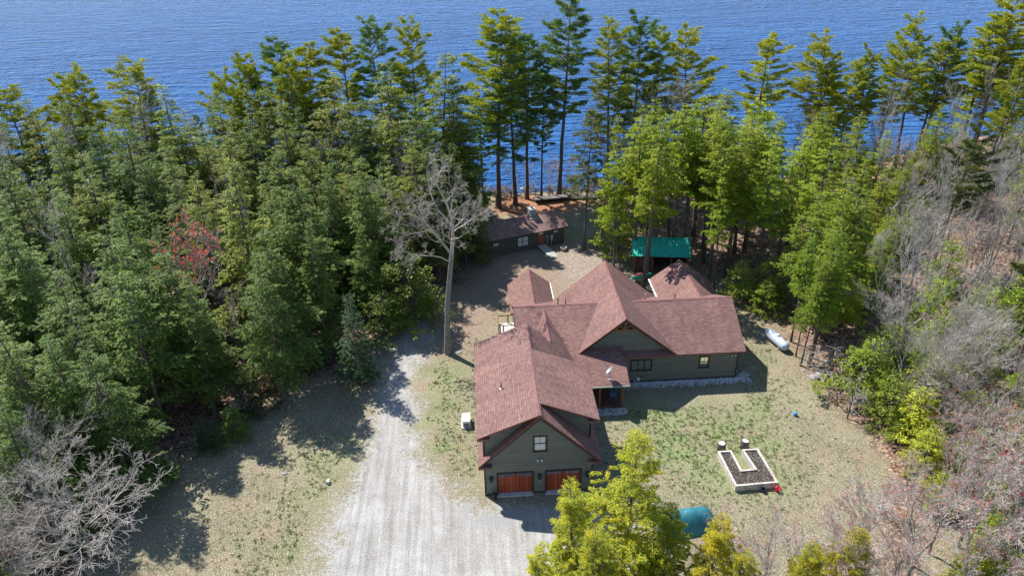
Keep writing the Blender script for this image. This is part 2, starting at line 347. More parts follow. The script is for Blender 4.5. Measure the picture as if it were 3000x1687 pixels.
def ground_mat():
    m, n, b = mat('ground_cover'); p = pos(n)
    at1 = N(n, 'ShaderNodeAttribute', attribute_name='mask_a'); at2 = N(n, 'ShaderNodeAttribute', attribute_name='mask_b')
    s1 = N(n, 'ShaderNodeSeparateColor'); n.links.new(at1.outputs[0], s1.inputs[0]); s2 = N(n, 'ShaderNodeSeparateColor'); n.links.new(at2.outputs[0], s2.inputs[0])
    mid2 = noise(n, p, 2.6, 5, 0.75); fine = noise(n, p, 8.5, 5, 0.8); mid = noise(n, p, 1.3, 5, 0.65); big = noise(n, p, 0.22, 4, 0.6); spk = noise(n, p, 11.0, 2, 0.6)
    lawn = ramp(n, fine, [(0.34, (0.07, 0.066, 0.036)), (0.5, (0.19, 0.172, 0.105)), (0.66, (0.4, 0.365, 0.26))])
    lawn = mixc(n, 1.0, lawn, ramp(n, big, [(0.35, (0.82, 0.8, 0.78)), (0.65, (1.1, 1.1, 1.1))]), 'MULTIPLY')
    green = ramp(n, fine, [(0.34, (0.06, 0.085, 0.025)), (0.5, (0.15, 0.2, 0.065)), (0.68, (0.31, 0.34, 0.16))])
    gm = mth(n, 'MULTIPLY_ADD', s1.outputs[1], 1.3); gm = mth(n, 'ADD', mth(n, 'MULTIPLY', s1.outputs[1], 0.72), mth(n, 'SUBTRACT', mid2, 0.74))
    gm = mth(n, 'MULTIPLY', mth(n, 'ADD', gm, mth(n, 'MULTIPLY', mth(n, 'SUBTRACT', fine, 0.5), 0.9)), 2.2, True)
    c = mixc(n, gm, lawn, green)
    brn = mth(n, 'MULTIPLY', mth(n, 'SUBTRACT', noise(n, p, 0.4, 6, 0.75), 0.5), 7, True)
    c = mixc(n, mth(n, 'MULTIPLY', brn, 0.75), c, ramp(n, fine, [(0.34, (0.11, 0.075, 0.05)), (0.66, (0.38, 0.29, 0.21))]))
    pale = mth(n, 'MULTIPLY', mth(n, 'SUBTRACT', spk, 0.6), 12, True)
    c = mixc(n, mth(n, 'MULTIPLY', pale, 0.8), c, (0.72, 0.67, 0.58))
    def blend(c, maskv, col, lo=0.5, sharp=5):
        f = mth(n, 'MULTIPLY', mth(n, 'ADD', mth(n, 'SUBTRACT', maskv, lo), mth(n, 'MULTIPLY', mth(n, 'SUBTRACT', mid2, 0.5), 1.6)), sharp, True)
        return mixc(n, f, c, col)
    dirt = ramp(n, fine, [(0.32, (0.1, 0.07, 0.05)), (0.5, (0.23, 0.17, 0.125)), (0.7, (0.44, 0.37, 0.3))])
    c = blend(c, s2.outputs[1], dirt, 0.5, 3)
    vor = N(n, 'ShaderNodeTexVoronoi'); vor.inputs['Scale'].default_value = 5.5; n.links.new(p, vor.inputs['Vector'])
    sv_ = N(n, 'ShaderNodeSeparateColor'); n.links.new(vor.outputs['Color'], sv_.inputs[0])
    lit = ramp(n, sv_.outputs[0], [(0.0, (0.05, 0.033, 0.024)), (0.35, (0.14, 0.085, 0.062)), (0.7, (0.27, 0.175, 0.13)), (1.0, (0.44, 0.34, 0.28))])
    lit = mixc(n, 1.0, lit, ramp(n, mid, [(0.35, (0.55, 0.55, 0.55)), (0.65, (1.2, 1.12, 1.05))]), 'MULTIPLY')
    c = blend(c, s1.outputs[2], lit, 0.5, 2.5)
    need = ramp(n, fine, [(0.3, (0.17, 0.08, 0.045)), (0.6, (0.36, 0.18, 0.1)), (0.8, (0.5, 0.33, 0.22))])
    c = blend(c, s2.outputs[0], need, 0.5, 4)
    grav = ramp(n, fine, [(0.32, (0.19, 0.183, 0.172)), (0.5, (0.32, 0.312, 0.3)), (0.68, (0.49, 0.48, 0.465))])
    grav = mixc(n, 1.0, grav, ramp(n, mid, [(0.3, (0.88, 0.87, 0.85)), (0.6, (1.03, 1.03, 1.03))]), 'MULTIPLY')
    c = blend(c, s1.outputs[0], grav, 0.42, 3.0)
    n.links.new(c, b.inputs['Base Color']); b.inputs['Roughness'].default_value = 0.95; b.inputs['Specular IOR Level'].default_value = 0.15
    bump(n, b, mth(n, 'ADD', mth(n, 'MULTIPLY', fine, 0.6), mid), 1.0, 0.06); return m
M['ground'] = ground_mat()
me = npmesh('ground', np.stack([GX, GY, GZ], -1).reshape(-1, 3), Fq, ['ground'])
mk = masks(GX.ravel(), GY.ravel())
for nm, tr in (('mask_a', mk[:3]), ('mask_b', mk[3:6])):
    a = me.attributes.new(nm, 'FLOAT_COLOR', 'POINT'); arr = np.ones((nx*ny, 4), np.float32)
    for i in range(3): arr[:, i] = tr[i]
    a.data.foreach_set('color', arr.ravel())
me.polygons.foreach_set('use_smooth', [True]*len(me.polygons))
ground = bpy.data.objects.new('ground', me); COL.objects.link(ground); tag(ground, kind='structure')

def drive_mat():
    m, n, b = mat('pale_gravel'); p = pos(n)
    at = N(n, 'ShaderNodeAttribute', attribute_name='mask_b'); sp = N(n, 'ShaderNodeSeparateColor'); n.links.new(at.outputs[0], sp.inputs[0])
    fine = noise(n, p, 8.5, 5, 0.8); mid = noise(n, p, 1.3, 5, 0.65); big = noise(n, p, 0.25, 3)
    trk = noise(n, vmap(n, p, (2.6, 0.1, 1), (0, 0, 0.1)), 1.0, 3, 0.6, 0.15)
    g = ramp(n, fine, [(0.32, (0.19, 0.183, 0.172)), (0.5, (0.32, 0.312, 0.3)), (0.68, (0.49, 0.48, 0.465))])
    g = mixc(n, 1.0, g, ramp(n, mid, [(0.3, (0.88, 0.87, 0.85)), (0.6, (1.03, 1.03, 1.03))]), 'MULTIPLY')
    g = mixc(n, 1.0, g, ramp(n, trk, [(0.35, (0.8, 0.795, 0.775)), (0.6, (1.08, 1.08, 1.09))]), 'MULTIPLY')
    g = mixc(n, 1.0, g, ramp(n, big, [(0.35, (0.85, 0.84, 0.82)), (0.65, (1.08, 1.08, 1.08))]), 'MULTIPLY')
    ag = ramp(n, fine, [(0.3, (0.17, 0.17, 0.17)), (0.7, (0.36, 0.355, 0.35))])
    f = mth(n, 'MULTIPLY', mth(n, 'ADD', mth(n, 'SUBTRACT', sp.outputs[2], 0.45), mth(n, 'MULTIPLY', mth(n, 'SUBTRACT', mid, 0.5), 0.8)), 2.0, True)
    n.links.new(mixc(n, f, g, ag), b.inputs['Base Color']); b.inputs['Roughness'].default_value = 0.95; b.inputs['Specular IOR Level'].default_value = 0.15
    bump(n, b, mth(n, 'ADD', mth(n, 'ADD', mth(n, 'MULTIPLY', fine, 0.7), mth(n, 'MULTIPLY', mid, 0.4)), mth(n, 'MULTIPLY', trk, 0.9)), 1.0, 0.05); return m
M['gravel'] = drive_mat()
dx = np.arange(-32, 18, 0.14); dy = np.arange(24, 74, 0.14); DX, DY = np.meshgrid(dx, dy)
wx, wy = warp(DX, DY); sd = seg_dist(wx, wy, DRIVE)+1.2*(vnoise(DX, DY, 1.3, 12)-0.5)+0.6*(vnoise(DX, DY, 6.0, 13)-0.5)
keep = (sd > 1.1) & ~((DX > -0.1) & (DX < 8.6) & (DY > 45.95))
DZ = 0*DX+0.008
ok = keep[:-1, :-1] & keep[:-1, 1:] & keep[1:, 1:] & keep[1:, :-1]
id2 = np.arange(DX.size).reshape(DX.shape); F2 = np.stack([id2[:-1, :-1], id2[:-1, 1:], id2[1:, 1:], id2[1:, :-1]], -1)[ok]
us, inv = np.unique(F2, return_inverse=True); V2 = np.stack([DX, DY, DZ], -1).reshape(-1, 3)[us]
me = npmesh('driveway', V2, inv.reshape(-1, 4), ['gravel'])
mk = masks(V2[:, 0], V2[:, 1]); a = me.attributes.new('mask_b', 'FLOAT_COLOR', 'POINT'); arr = np.ones((len(V2), 4), np.float32)
for i in range(3): arr[:, i] = mk[3+i]
a.data.foreach_set('color', arr.ravel())
tag(bpy.data.objects.new('driveway', me), kind='structure'); COL.objects.link(bpy.data.objects['driveway'])

def water_mat():
    m, n, b = mat('lake_water'); p = pos(n)
    w1 = noise(n, vmap(n, p, (0.24, 0.75, 1), (0, 0, 0.30)), 1.0, 3, 0.6, 0.8)
    w2 = noise(n, vmap(n, p, (0.7, 1.9, 1), (0, 0, 0.15)), 1.0, 3, 0.6, 0.5)
    w3 = noise(n, vmap(n, p, (0.006, 0.03, 1), (0, 0, 0.15)), 1.0, 4, 0.6)
    w0 = noise(n, vmap(n, p, (0.085, 0.33, 1), (0, 0, 0.25)), 1.0, 4, 0.65, 0.6)
    col = ramp(n, w3, [(0.3, (0.010, 0.12, 0.38)), (0.7, (0.018, 0.155, 0.47))])
    n.links.new(col, b.inputs['Base Color']); b.inputs['Roughness'].default_value = 0.2; b.inputs['IOR'].default_value = 1.25; b.inputs['Specular IOR Level'].default_value = 0.05
    bump(n, b, mth(n, 'ADD', mth(n, 'MULTIPLY', w0, 2.2), mth(n, 'ADD', w1, mth(n, 'MULTIPLY', w2, 0.4))), 1.0, 4.0); return m
M['water'] = water_mat()
mb = MB(); mb.face([(-6000, 90, -0.4), (6000, 90, -0.4), (6000, 9000, -0.4), (-6000, 9000, -0.4)])
tag(mb.build('lake_water', 'water'), kind='structure')

# ------------------------------------------------------------------ the house
HOUSE = tag(empty('house', (0, 46, 0)), 'large olive green house with red brown shingle roofs and attached two-door garage', 'house')
def hp(mb, name, mats, **k): return mb.build(name, mats, HOUSE, **k)
def sub(mb, name, mats, parent, **k):
    o = mb.build(name, mats, None, **k); o.parent = parent
    pm = mathutils.Matrix.Identity(4)
    q = parent
    chain = []
    while q: chain.append(q); q = q.parent
    for q in reversed(chain): pm = pm @ (q.matrix_parent_inverse if q.parent else mathutils.Matrix.Identity(4)) @ mathutils.Matrix.LocRotScale(q.location, q.rotation_euler, q.scale)
    o.matrix_parent_inverse = pm.inverted(); return o
def wall_grid(mb, x0, x1, z0, z1, holes, y, th, mi=0):
    xs_ = sorted({x0, x1, *[h[0] for h in holes], *[h[1] for h in holes]}); zs_ = sorted({z0, z1, *[h[2] for h in holes], *[h[3] for h in holes]})
    for xa, xb in zip(xs_, xs_[1:]):
        for za, zb in zip(zs_, zs_[1:]):
            if any(h[0] <= xa and xb <= h[1] and h[2] <= za and zb <= h[3] for h in holes): continue
            mb.face([(xa, y, za), (xb, y, za), (xb, y, zb), (xa, y, zb)], mi)
    for h in holes:
        a, b_, c, d = h; yb = y+th
        mb.face([(a, y, c), (a, y, d), (a, yb, d), (a, yb, c)], mi); mb.face([(b_, yb, c), (b_, yb, d), (b_, y, d), (b_, y, c)], mi)
        mb.face([(a, y, d), (b_, y, d), (b_, yb, d), (a, yb, d)], mi); mb.face([(a, yb, c), (b_, yb, c), (b_, y, c), (a, y, c)], mi)
GL, GR, GF, GB = -0.07, 8.55, 46.0, 58.1; RX, RZ = 4.33, 8.22
def steep(x): return RZ-0.98*abs(x-RX)
def shed_z(x): return RZ-0.4*abs(x-RX)
D1 = (1.0, 3.72, 0.0, 2.22); D2 = (4.87, 7.55, 0.0, 2.22); GW = (3.92, 4.78, 4.42, 5.78)
mb = MB(); t = 0.2
wall_grid(mb, GL, GR, 0, steep(GL)-t, [D1, D2], GF, 0.14)
zt = steep(GL)-t
# gable wall above, with a window opening
def gpoly(pts): mb.face([(p[0], GF, p[1]) for p in pts])
gpoly([(GL, zt), (GR, zt), (RX+(RZ-t-GW[2])/0.98, GW[2]), (RX-(RZ-t-GW[2])/0.98, GW[2])])
gpoly([(RX-(RZ-t-GW[2])/0.98, GW[2]), (GW[0], GW[2]), (GW[0], GW[3]), (RX-(RZ-t-GW[3])/0.98, GW[3])])
gpoly([(GW[1], GW[2]), (RX+(RZ-t-GW[2])/0.98, GW[2]), (RX+(RZ-t-GW[3])/0.98, GW[3]), (GW[1], GW[3])])
gpoly([(RX-(RZ-t-GW[3])/0.98, GW[3]), (RX+(RZ-t-GW[3])/0.98, GW[3]), (RX, RZ-t)])
for xx, sg in ((GL, 1), (GR, -1)):
    q = [(xx, GF, 0), (xx, GB, 0), (xx, GB, zt), (xx, GF, zt)]; mb.face(q if sg < 0 else q[::-1])
mb.face([(GL, GB, 0), (GL, GB, zt), (RX, GB, RZ-t), (GR, GB, zt), (GR, GB, 0)])
hp(mb, 'garage_wall', 'siding')
# dormer bodies
for (ya, yb, sg) in ((46.25, 57.9, -1), (47.6, 54.2, 1)):
    xo = GL if sg < 0 else GR
    mb = MB(); prof = [(RX, shed_z(RX)-t-0.02), (xo, shed_z(xo)-t-0.02), (xo, steep(xo)-0.12), (RX, steep(RX)-0.6)]
    mb.prism(prof, ya, yb, 'y'); hp(mb, 'dormer_wall', 'siding')
    mb = MB(); mb.box(xo-0.03 if sg < 0 else xo-0.12, xo+0.12 if sg < 0 else xo+0.03, ya-0.02, ya+0.03, steep(xo)-0.05, shed_z(xo)-t-0.03); hp(mb, 'corner_board', 'trim')
EL, ER = -0.52, 9.17
def rf(planes, name='roof', mats=('shingle', 'fascia', 'trim'), t=0.14):
    mb = MB()
    for p in planes: mb.slab(p, t)
    return hp(mb, name, list(mats))
roofG = rf([[(RX, 45.5, RZ), (EL, 45.5, steep(EL)), (EL, 58.65, steep(EL)), (RX, 58.65, RZ)], [(RX, 45.5, RZ), (ER, 45.5, steep(ER)), (ER, 58.65, steep(ER)), (RX, 58.65, RZ)]])
rf([[(RX-0.05, 45.52, RZ+0.05), (EL, 45.52, shed_z(EL)), (EL, 58.63, shed_z(EL)), (RX-0.05, 58.63, RZ+0.05)]], 'dormer_roof')
rf([[(RX+0.05, 47.0, RZ+0.05), (ER, 47.0, shed_z(ER)), (ER, 54.5, shed_z(ER)), (RX+0.05, 54.5, RZ+0.05)]], 'dormer_roof')
# boxed returns under the steep rake ends
for xa, xb in ((EL, 0.55), (8.15, ER)): hp(MB().box(xa, xb, 45.62, 45.98, steep(EL)-0.42, steep(EL)-0.2), 'eave_return', 'shingle')
for xa, xb, yy, zz in ((EL, 0.45, 45.62, shed_z(EL)), (8.3, ER, 47.1, shed_z(ER))):
    hp(MB().box(xa, xb, yy, yy+0.45, zz-0.36, zz-0.16), 'eave_return', 'shingle')
mb = MB(); s2_ = 0.05
def ridge(mb, p0, p1, wdt=0.15, drop=0.12, up=0.01):
    # overlapping ridge tabs
    p0 = np.array(p0, float); p1 = np.array(p1, float); L = np.linalg.norm(p1-p0); n = max(2, int(L/0.28)); d = (p1-p0)/L; s = np.cross(d, (0, 0, 1)); s /= np.linalg.norm(s)
    for i in range(n):
        a = p0+d*(L*i/n-0.01); b_ = p0+d*(L*(i+1)/n+0.02); ha = np.array([0, 0, up]); hb = np.array([0, 0, up-0.012]); dz = np.array([0, 0, drop])
        mb.face([a+ha, b_+hb, b_+hb+s*wdt-dz, a+ha+s*wdt-dz]); mb.face([b_+hb, a+ha, a+ha-s*wdt-dz, b_+hb-s*wdt-dz]); mb.face([a+ha-s*wdt-dz, a+ha, a+ha+s*wdt-dz])
def hridge(*a, **k):
    m_ = MB(); ridge(m_, *a, **k); return hp(m_, 'ridge_cap', 'cap')
hridge((RX, 45.5, RZ+0.06), (RX, 58.65, RZ+0.06), drop=0.1)
# main block
MY0, MYR, MYB, MRZ = 59.4, 64.9, 70.4, 6.3; ms = (MRZ-3.45)/(MYR-MY0)
AX, AZ, gs = 13.57, 7.7, 0.826   # cross gable
ps = 0.397
def pz(y): return MRZ-ps*(MYR-y)
def mz(y): return MRZ-ms*abs(y-MYR)
rf([[(12.0, MY0, mz(MY0)), (25.3, MY0, mz(MY0)), (25.3, MYR, MRZ), (12.0, MYR, MRZ)],
    [(3.5, MYR, MRZ), (25.3, MYR, MRZ), (25.3, MYB, mz(MYB)), (3.5, MYB, mz(MYB))]])
rf([[(3.5, 58.72, pz(58.72)), (8.75, 58.72, pz(58.72)), (8.75, 56.0, pz(56)), (13.5, 56.0, pz(56)), (13.5, 60.0, pz(60)), (13.5, MYR, MRZ-0.01), (3.5, MYR, MRZ-0.01)]])
rf([[(AX, MY0, AZ), (AX-6.2, MY0, AZ-6.2*gs), (AX-6.2, 71.2, AZ-6.2*gs), (AX, 71.2, AZ)],][:0] or
   [[(AX, MY0, AZ), (9.3, MY0, AZ-(AX-9.3)*gs), (7.3, 62.5, AZ-(AX-7.3)*gs), (7.3, 71.2, AZ-(AX-7.3)*gs), (AX, 71.2, AZ)],
    [(AX, MY0, AZ), (18.63, MY0, AZ-5.06*gs), (19.6, 60.9, AZ-6.03*gs), (19.6, 71.2, AZ-6.03*gs), (AX, 71.2, AZ)]])
# small gable that runs from the garage into the main roof
CX, CZ = 6.48, 6.12
rf([[(CX, 58.0, CZ), (CX, 64.6, CZ), (3.9, 59.0, CZ-2.58), (3.9, 58.0, CZ-2.58)], [(CX, 58.0, CZ), (CX, 64.6, CZ), (8.9, 58.2, CZ-0.98*2.42), (8.9, 58.0, CZ-0.98*2.42)]])
# porches on the lake side
rf([[(5.83, 66.9, 4.95), (3.42, 69.0, 3.02), (3.42, 75.3, 3.02), (5.83, 75.3, 4.95)], [(5.83, 66.9, 4.95), (8.15, 69.0, 3.1), (8.15, 75.3, 3.1), (5.83, 75.3, 4.95)]])
rf([[(22.9, 66.5, 5.2), (19.5, 69.8, 3.0), (19.5, 75.2, 3.0), (22.75, 75.4, 5.2)], [(22.9, 66.5, 5.2), (26.1, 69.8, 3.0), (26.1, 75.2, 3.0), (22.75, 75.4, 5.2)]])
hridge((3.5, MYR, MRZ+0.03), (11.9, MYR, MRZ+0.015), drop=0.075); hridge((15.2, MYR, MRZ+0.03), (25.3, MYR, MRZ+0.015), drop=0.075)
hridge((AX, MY0, AZ+0.03), (AX, 71.2, AZ+0.03), drop=0.11); hridge((CX, 58.66, CZ+0.02), (CX, 64.4, CZ+0.02), drop=0.13)
hridge((5.83, 68.3, 4.97), (5.83, 75.3, 4.97), drop=0.11); hridge((22.88, 67.5, 5.22), (22.75, 75.4, 5.22), drop=0.11)
# body walls of the main block
W1 = (14.53, 16.36, 1.5, 2.55); W2 = (21.2, 21.95, 1.45, 2.58)
mb = MB(); MW = 60.03; zt2 = mz(MW)-0.17
wall_grid(mb, 8.4, 24.84, 0, zt2, [W1, W2], MW, 0.12)
pr = [(MW+0.01, 0), (MYB-0.55, 0), (MYB-0.55, mz(MYB-0.55)-0.17), (MYR, MRZ-0.17), (MW+0.01, zt2)]
for xx in (4.05, 24.84):
    q = [(xx, p[0], p[1]) for p in pr]; mb.face(q if xx > 10 else q[::-1])
mb.face([(24.84, MYB-0.55, 0), (4.05, MYB-0.55, 0), (4.05, MYB-0.55, zt2), (24.84, MYB-0.55, zt2)])
hp(mb, 'main_wall', 'siding')
mb = MB(); gw = 5.0
mb.prism([(AX-gw, AZ-gw*gs-0.22), (AX+gw, AZ-gw*gs-0.22), (AX+gw, AZ-gw*gs-0.16), (AX, AZ-0.16), (AX-gw, AZ-gw*gs-0.16)], 60.0, 60.2, 'y'); hp(mb, 'gable_wall', 'siding'); mb = MB()
mb.prism([(AX-gw+0.3, 0), (AX+gw-0.3, 0), (AX+gw-0.3, AZ-(gw-0.3)*gs-0.16), (AX, AZ-0.16), (AX-gw+0.3, AZ-(gw-0.3)*gs-0.16)], 69.9, 70.6, 'y')
hp(mb, 'gable_wall', 'siding')
mb = MB(); mb.prism([(3.8, 0), (7.8, 0), (7.8, 2.95), (5.83, 4.75), (3.8, 2.95)], 69.86, 74.8, 'y'); hp(mb, 'porch_wall', 'siding')
mb = MB(); mb.prism([(19.9, 0), (25.7, 0), (25.7, 2.9), (22.78, 4.95), (19.9, 2.9)], 69.86, 74.7, 'y'); hp(mb, 'porch_wall', 'siding')
for q in ((8.3, 24.87, 59.99, 60.028, 0, 0.16), (24.84, 24.88, 60.04, 69.9, 0, 0.2), (-0.1, 0.88, 45.96, 45.997, 0, 0.14), (3.86, 4.76, 45.96, 45.997, 0, 0.14), (7.7, 8.58, 45.96, 45.997, 0, 0.14)): hp(MB().box(*q), 'foundation_band', 'darkbase')
for q in ((GL-0.03, GL+0.1, 45.965, 45.998, 0.14, 3.0), (GR-0.1, GR+0.03, 45.965, 45.998, 0.14, 3.0), (24.76, 24.87, 59.99, 60.027, 0.16, zt2)): hp(MB().box(*q), 'corner_board', 'trim')
# rake trim boards (proud of the walls, under the roof edge)
for sg in (-1, 1):
    mb = MB(); a = (RX, RZ-0.16); e = (RX+sg*4.83, steep(RX+4.83)-0.16)
    mb.face([(a[0], 45.6, a[1]), (e[0], 45.6, e[1]), (e[0], 45.6, e[1]-0.22), (a[0], 45.6, a[1]-0.3)]); hp(mb, 'rake_board', 'trim'); mb = MB()
    a = (AX, AZ-0.15); e = (AX+sg*4.4, AZ-4.4*gs-0.15)
    mb.face([(a[0], 59.48, a[1]), (e[0], 59.48, e[1]), (e[0], 59.48, e[1]-0.16), (a[0], 59.48, a[1]-0.22)]); hp(mb, 'rake_board', 'trim')
# timber truss ornament in the gable peak
mb = MB(); y = 59.6
def beam(mb, a, b_, wdt=0.09, yy=59.6, d=0.12):
    a = np.array([a[0], yy, a[1]]); b_ = np.array([b_[0], yy, b_[1]]); u = (b_-a)/np.linalg.norm(b_-a); s = np.cross(u, (0, 1, 0))*wdt; Y = np.array([0, d, 0])
    c = [a-s, b_-s, b_+s, a+s]; e = [q+Y for q in c]
    mb.face(c); mb.face(e[::-1])
    for i in range(4): mb.face([c[i], e[i], e[(i+1) % 4], c[(i+1) % 4]])
beam(mb, (12.2, 6.35), (14.95, 6.35)); beam(mb, (AX, 6.45), (AX, 7.35), yy=59.62); beam(mb, (12.7, 6.44), (AX-0.1, 7.2), 0.05, 59.64); beam(mb, (14.45, 6.44), (AX+0.1, 7.2), 0.05, 59.64); beam(mb, (AX-0.09, 6.5), (12.95, 6.85), 0.05, 59.66); beam(mb, (AX+0.09, 6.5), (14.2, 6.85), 0.05, 59.66)
mb.box(12.15, 15.0, 59.72, 59.99, 6.3, 6.33)
hp(mb, 'gable_truss', 'wood')
# garage doors
def garage_door(D):
    mb = MB(); x0, x1, z0, z1 = D
    f = hp(MB().box(x0-0.12, x0, 45.93, 46.03, 0.02, z1+0.13).box(x1, x1+0.12, 45.93, 46.03, 0.02, z1+0.13).box(x0, x1, 45.93, 46.03, z1, z1+0.13), 'door_frame', 'trim')
    d = hp(MB().box(x0+0.002, x1-0.002, 46.12, 46.16, 0.1, z1-0.002), 'garage_door', 'gdoor')
    xm = (x0+x1)/2
    for a, b_ in ((x0+0.08, xm-0.17), (xm+0.17, x1-0.08)):
        f = sub(MB().box(a, b_, 46.108, 46.119, z1-0.44, z1-0.1), 'door_window', 'glass', d); mb = MB()
        mb.box(a, b_, 46.098, 46.107, z1-0.29, z1-0.27)
        for i in range(1, 4): xa = a+(b_-a)*i/4; mb.box(xa-0.02, xa+0.02, 46.092, 46.106, z1-0.46, z1-0.08)
        sub(mb, 'door_muntin', 'gdoor', d)
    sub(MB().box(xm-0.09, xm+0.09, 46.092, 46.119, z1-0.46, z1-0.02), 'door_stile', 'gdoor', d)
    sub(MB().box(x0+0.02, x1-0.02, 46.096, 46.119, 0.12, 0.22), 'door_rail', 'gdoor', d)
    hp(MB().box(x0-0.1, x1+0.1, 45.7, 46.11, -0.05, 0.09), 'door_sill', 'concrete')
garage_door(D1); garage_door(D2)
def window(W, yw, panes, mull='v', blind=False, depth=0.08, mid=False):
    x0, x1, z0, z1 = W; yo = yw-0.045
    fr = MB().box(x0-0.12, x0, yo, yw+0.02, z0-0.02, z1).box(x1, x1+0.12, yo, yw+0.02, z0-0.02, z1).box(x0-0.14, x1+0.14, yo, yw+0.02, z1, z1+0.14)
    for i in range(1, panes): xm = x0+(x1-x0)*i/panes; fr.box(xm-0.045, xm+0.045, yo+0.02, yw+0.02, z0, z1)
    if mid: fr.box(x0, x1, yo+0.03, yw+0.02, (z0+z1)/2-0.03, (z0+z1)/2+0.03); fr.box((x0+x1)/2-0.012, (x0+x1)/2+0.012, yw, yw+0.03, (z0+z1)/2, z1)
    f = hp(fr, 'window', 'trim')
    sub(MB().box(x0-0.16, x1+0.16, yo-0.03, yw+0.02, z0-0.12, z0-0.02), 'window_sill', 'trim', f)
    sub(MB().box(x0, x1, yw+0.03, yw+0.05, z0, z1), 'pane', 'glass' if not blind else 'winblind', f)
def wb():
    m, n, b = mat('blind_behind_glass'); b.inputs['Base Color'].default_value = (0.5, 0.52, 0.5, 1); b.inputs['Roughness'].default_value = 0.08; b.inputs['IOR'].default_value = 1.8
    b.inputs['Coat Weight'].default_value = 0.6; b.inputs['Coat Roughness'].default_value = 0.03; return m
M['winblind'] = wb()
window(GW, GF, 1, blind=True, mid=True)
window(W1, MW, 3); window(W2, MW, 1, mid=True)
# wall lanterns, spots, meter boxes
for x, z in ((0.44, 1.84), (4.31, 1.84), (8.11, 1.82)):
    mb = MB().box(x-0.07, x+0.07, 45.95, 45.997, z-0.1, z+0.2); mb.lathe([(0.03, 0.26), (0.09, 0.2), (0.17, 0.1), (0.18, 0.06)], (x, 45.8, z-0.02), 12); mb.lathe([(0.13, 0.05), (0.12, -0.2), (0.05, -0.26)], (x, 45.8, z-0.02), 10)
    mb.tube((x, 45.96, z+0.15), (x, 45.8, z+0.27), 0.025)
    hp(mb, 'wall_lantern', 'black')
mb = MB().box(4.29, 4.36, 45.965, 45.997, 1.3, 1.55); hp(mb, 'keypad', 'white')
def flood(x, y, z):
    b_ = hp(MB().lathe([(0.07, 0), (0.07, 0.06)], (x, y, z), 10, ax=(0, -1, 0)), 'floodlight', 'black')
    mb = MB()
    for s in (-1, 1): mb.lathe([(0.03, 0), (0.07, 0.14), (0.075, 0.2)], (x+s*0.08, y-0.08, z+0.02), 10, ax=(s*0.8, -0.8, -0.5))
    sub(mb, 'lamp_head', 'white', b_)
flood(4.31, 45.99, 3.55); flood(24.35, 60.02, 2.75)
hp(MB().box(15.1, 15.36, 59.9, 60.02, 0.28, 0.6), 'utility_box', 'white'); hp(MB().lathe([(0.06, 0), (0.06, 0.1)], (15.49, 60.02, 0.72), 10, ax=(0, -1, 0)), 'wall_vent', 'black'); hp(MB().tube((14.9, 59.85, 0), (14.9, 59.85, 0.35), 0.05).box(14.75, 15.0, 59.8, 59.92, 0.3, 0.38), 'wall_spigot', 'galv')
# entry porch
hp(MB().box(10.0, 13.1, 56.25, 59.98, 0.0, 0.22), 'porch_floor', 'deckwood')
mb = MB()
for i in range(12): mb.box(8.62, 9.98, 56.3+i*0.3, 56.58+i*0.3, 0.0, 0.2)
hp(mb, 'porch_floor', 'deckwood')
for x, y in ((10.85, 56.4), (12.92, 56.35)): hp(MB().box(x-0.09, x+0.09, y-0.09, y+0.09, 0.222, 2.6), 'post', 'wood')
hp(MB().box(8.6, 13.3, 56.25, 56.45, 2.603, 2.78-0.155), 'porch_beam', 'trim')
hp(MB().box(9.25, 13.5, 55.88, 55.99, 2.62, 2.75), 'gutter', 'galvgreen') if False else None
M['gutterg'] = simple('pale_green_gutter', (0.25, 0.33, 0.26), 0.4)
hp(MB().box(9.2, 13.52, 55.89, 55.992, 2.62, 2.74), 'gutter', 'gutterg')
hp(MB().box(8.17, 8.28, 69.5, 75.3, 2.9, 3.02), 'gutter', 'white'); hp(MB().box(19.36, 19.48, 69.5, 75.2, 2.88, 3.0), 'gutter', 'white')
hp(MB().box(10.3, 11.2, 59.97, 60.02, 0.22, 2.25), 'entry_door', 'reddoor')
# side deck by the west end
dk = hp(MB().box(2.1, 4.0, 68.7, 70.7, 0.75, 0.9), 'side_deck', 'planks')
mb = MB()
for x, y in ((2.15, 68.75), (2.15, 70.65), (3.2, 70.65), (3.95, 70.65)): mb.box(x-0.06, x+0.06, y-0.06, y+0.06, 0.0, 1.95)
mb.box(2.1, 2.2, 68.7, 70.7, 1.8, 1.9); mb.box(2.2, 3.9, 70.6, 70.7, 1.8, 1.9); mb.box(2.1, 2.2, 68.82, 70.58, 1.2, 1.26)
sub(mb, 'railing', 'wood', dk)
# roof pipes and vents
def pipe(x, y, z, h, r=0.05, m_='black'):
    b_ = hp(MB().lathe([(0.14, -0.15), (0.13, 0.02), (0.06, 0.05)], (x, y, z), 10), 'vent_pipe', 'white' if m_ == 'black' and y < 55 else 'black')
    sub(MB().tube((x, y, z+0.03), (x, y, z+h), r), 'pipe', m_, b_)
p = PY(1506, 1137, 50.6); pipe(1.6, 50.6, shed_z(1.6), 0.55)
pipe(7.95, 65.3, mz(65.3), 0.75); pipe(8.75, 65.6, mz(65.6), 0.5); pipe(19.7, 65.4, mz(65.4), 0.55); pipe(16.9, 66.2, mz(66.2), 0.7, 0.09, 'galv')
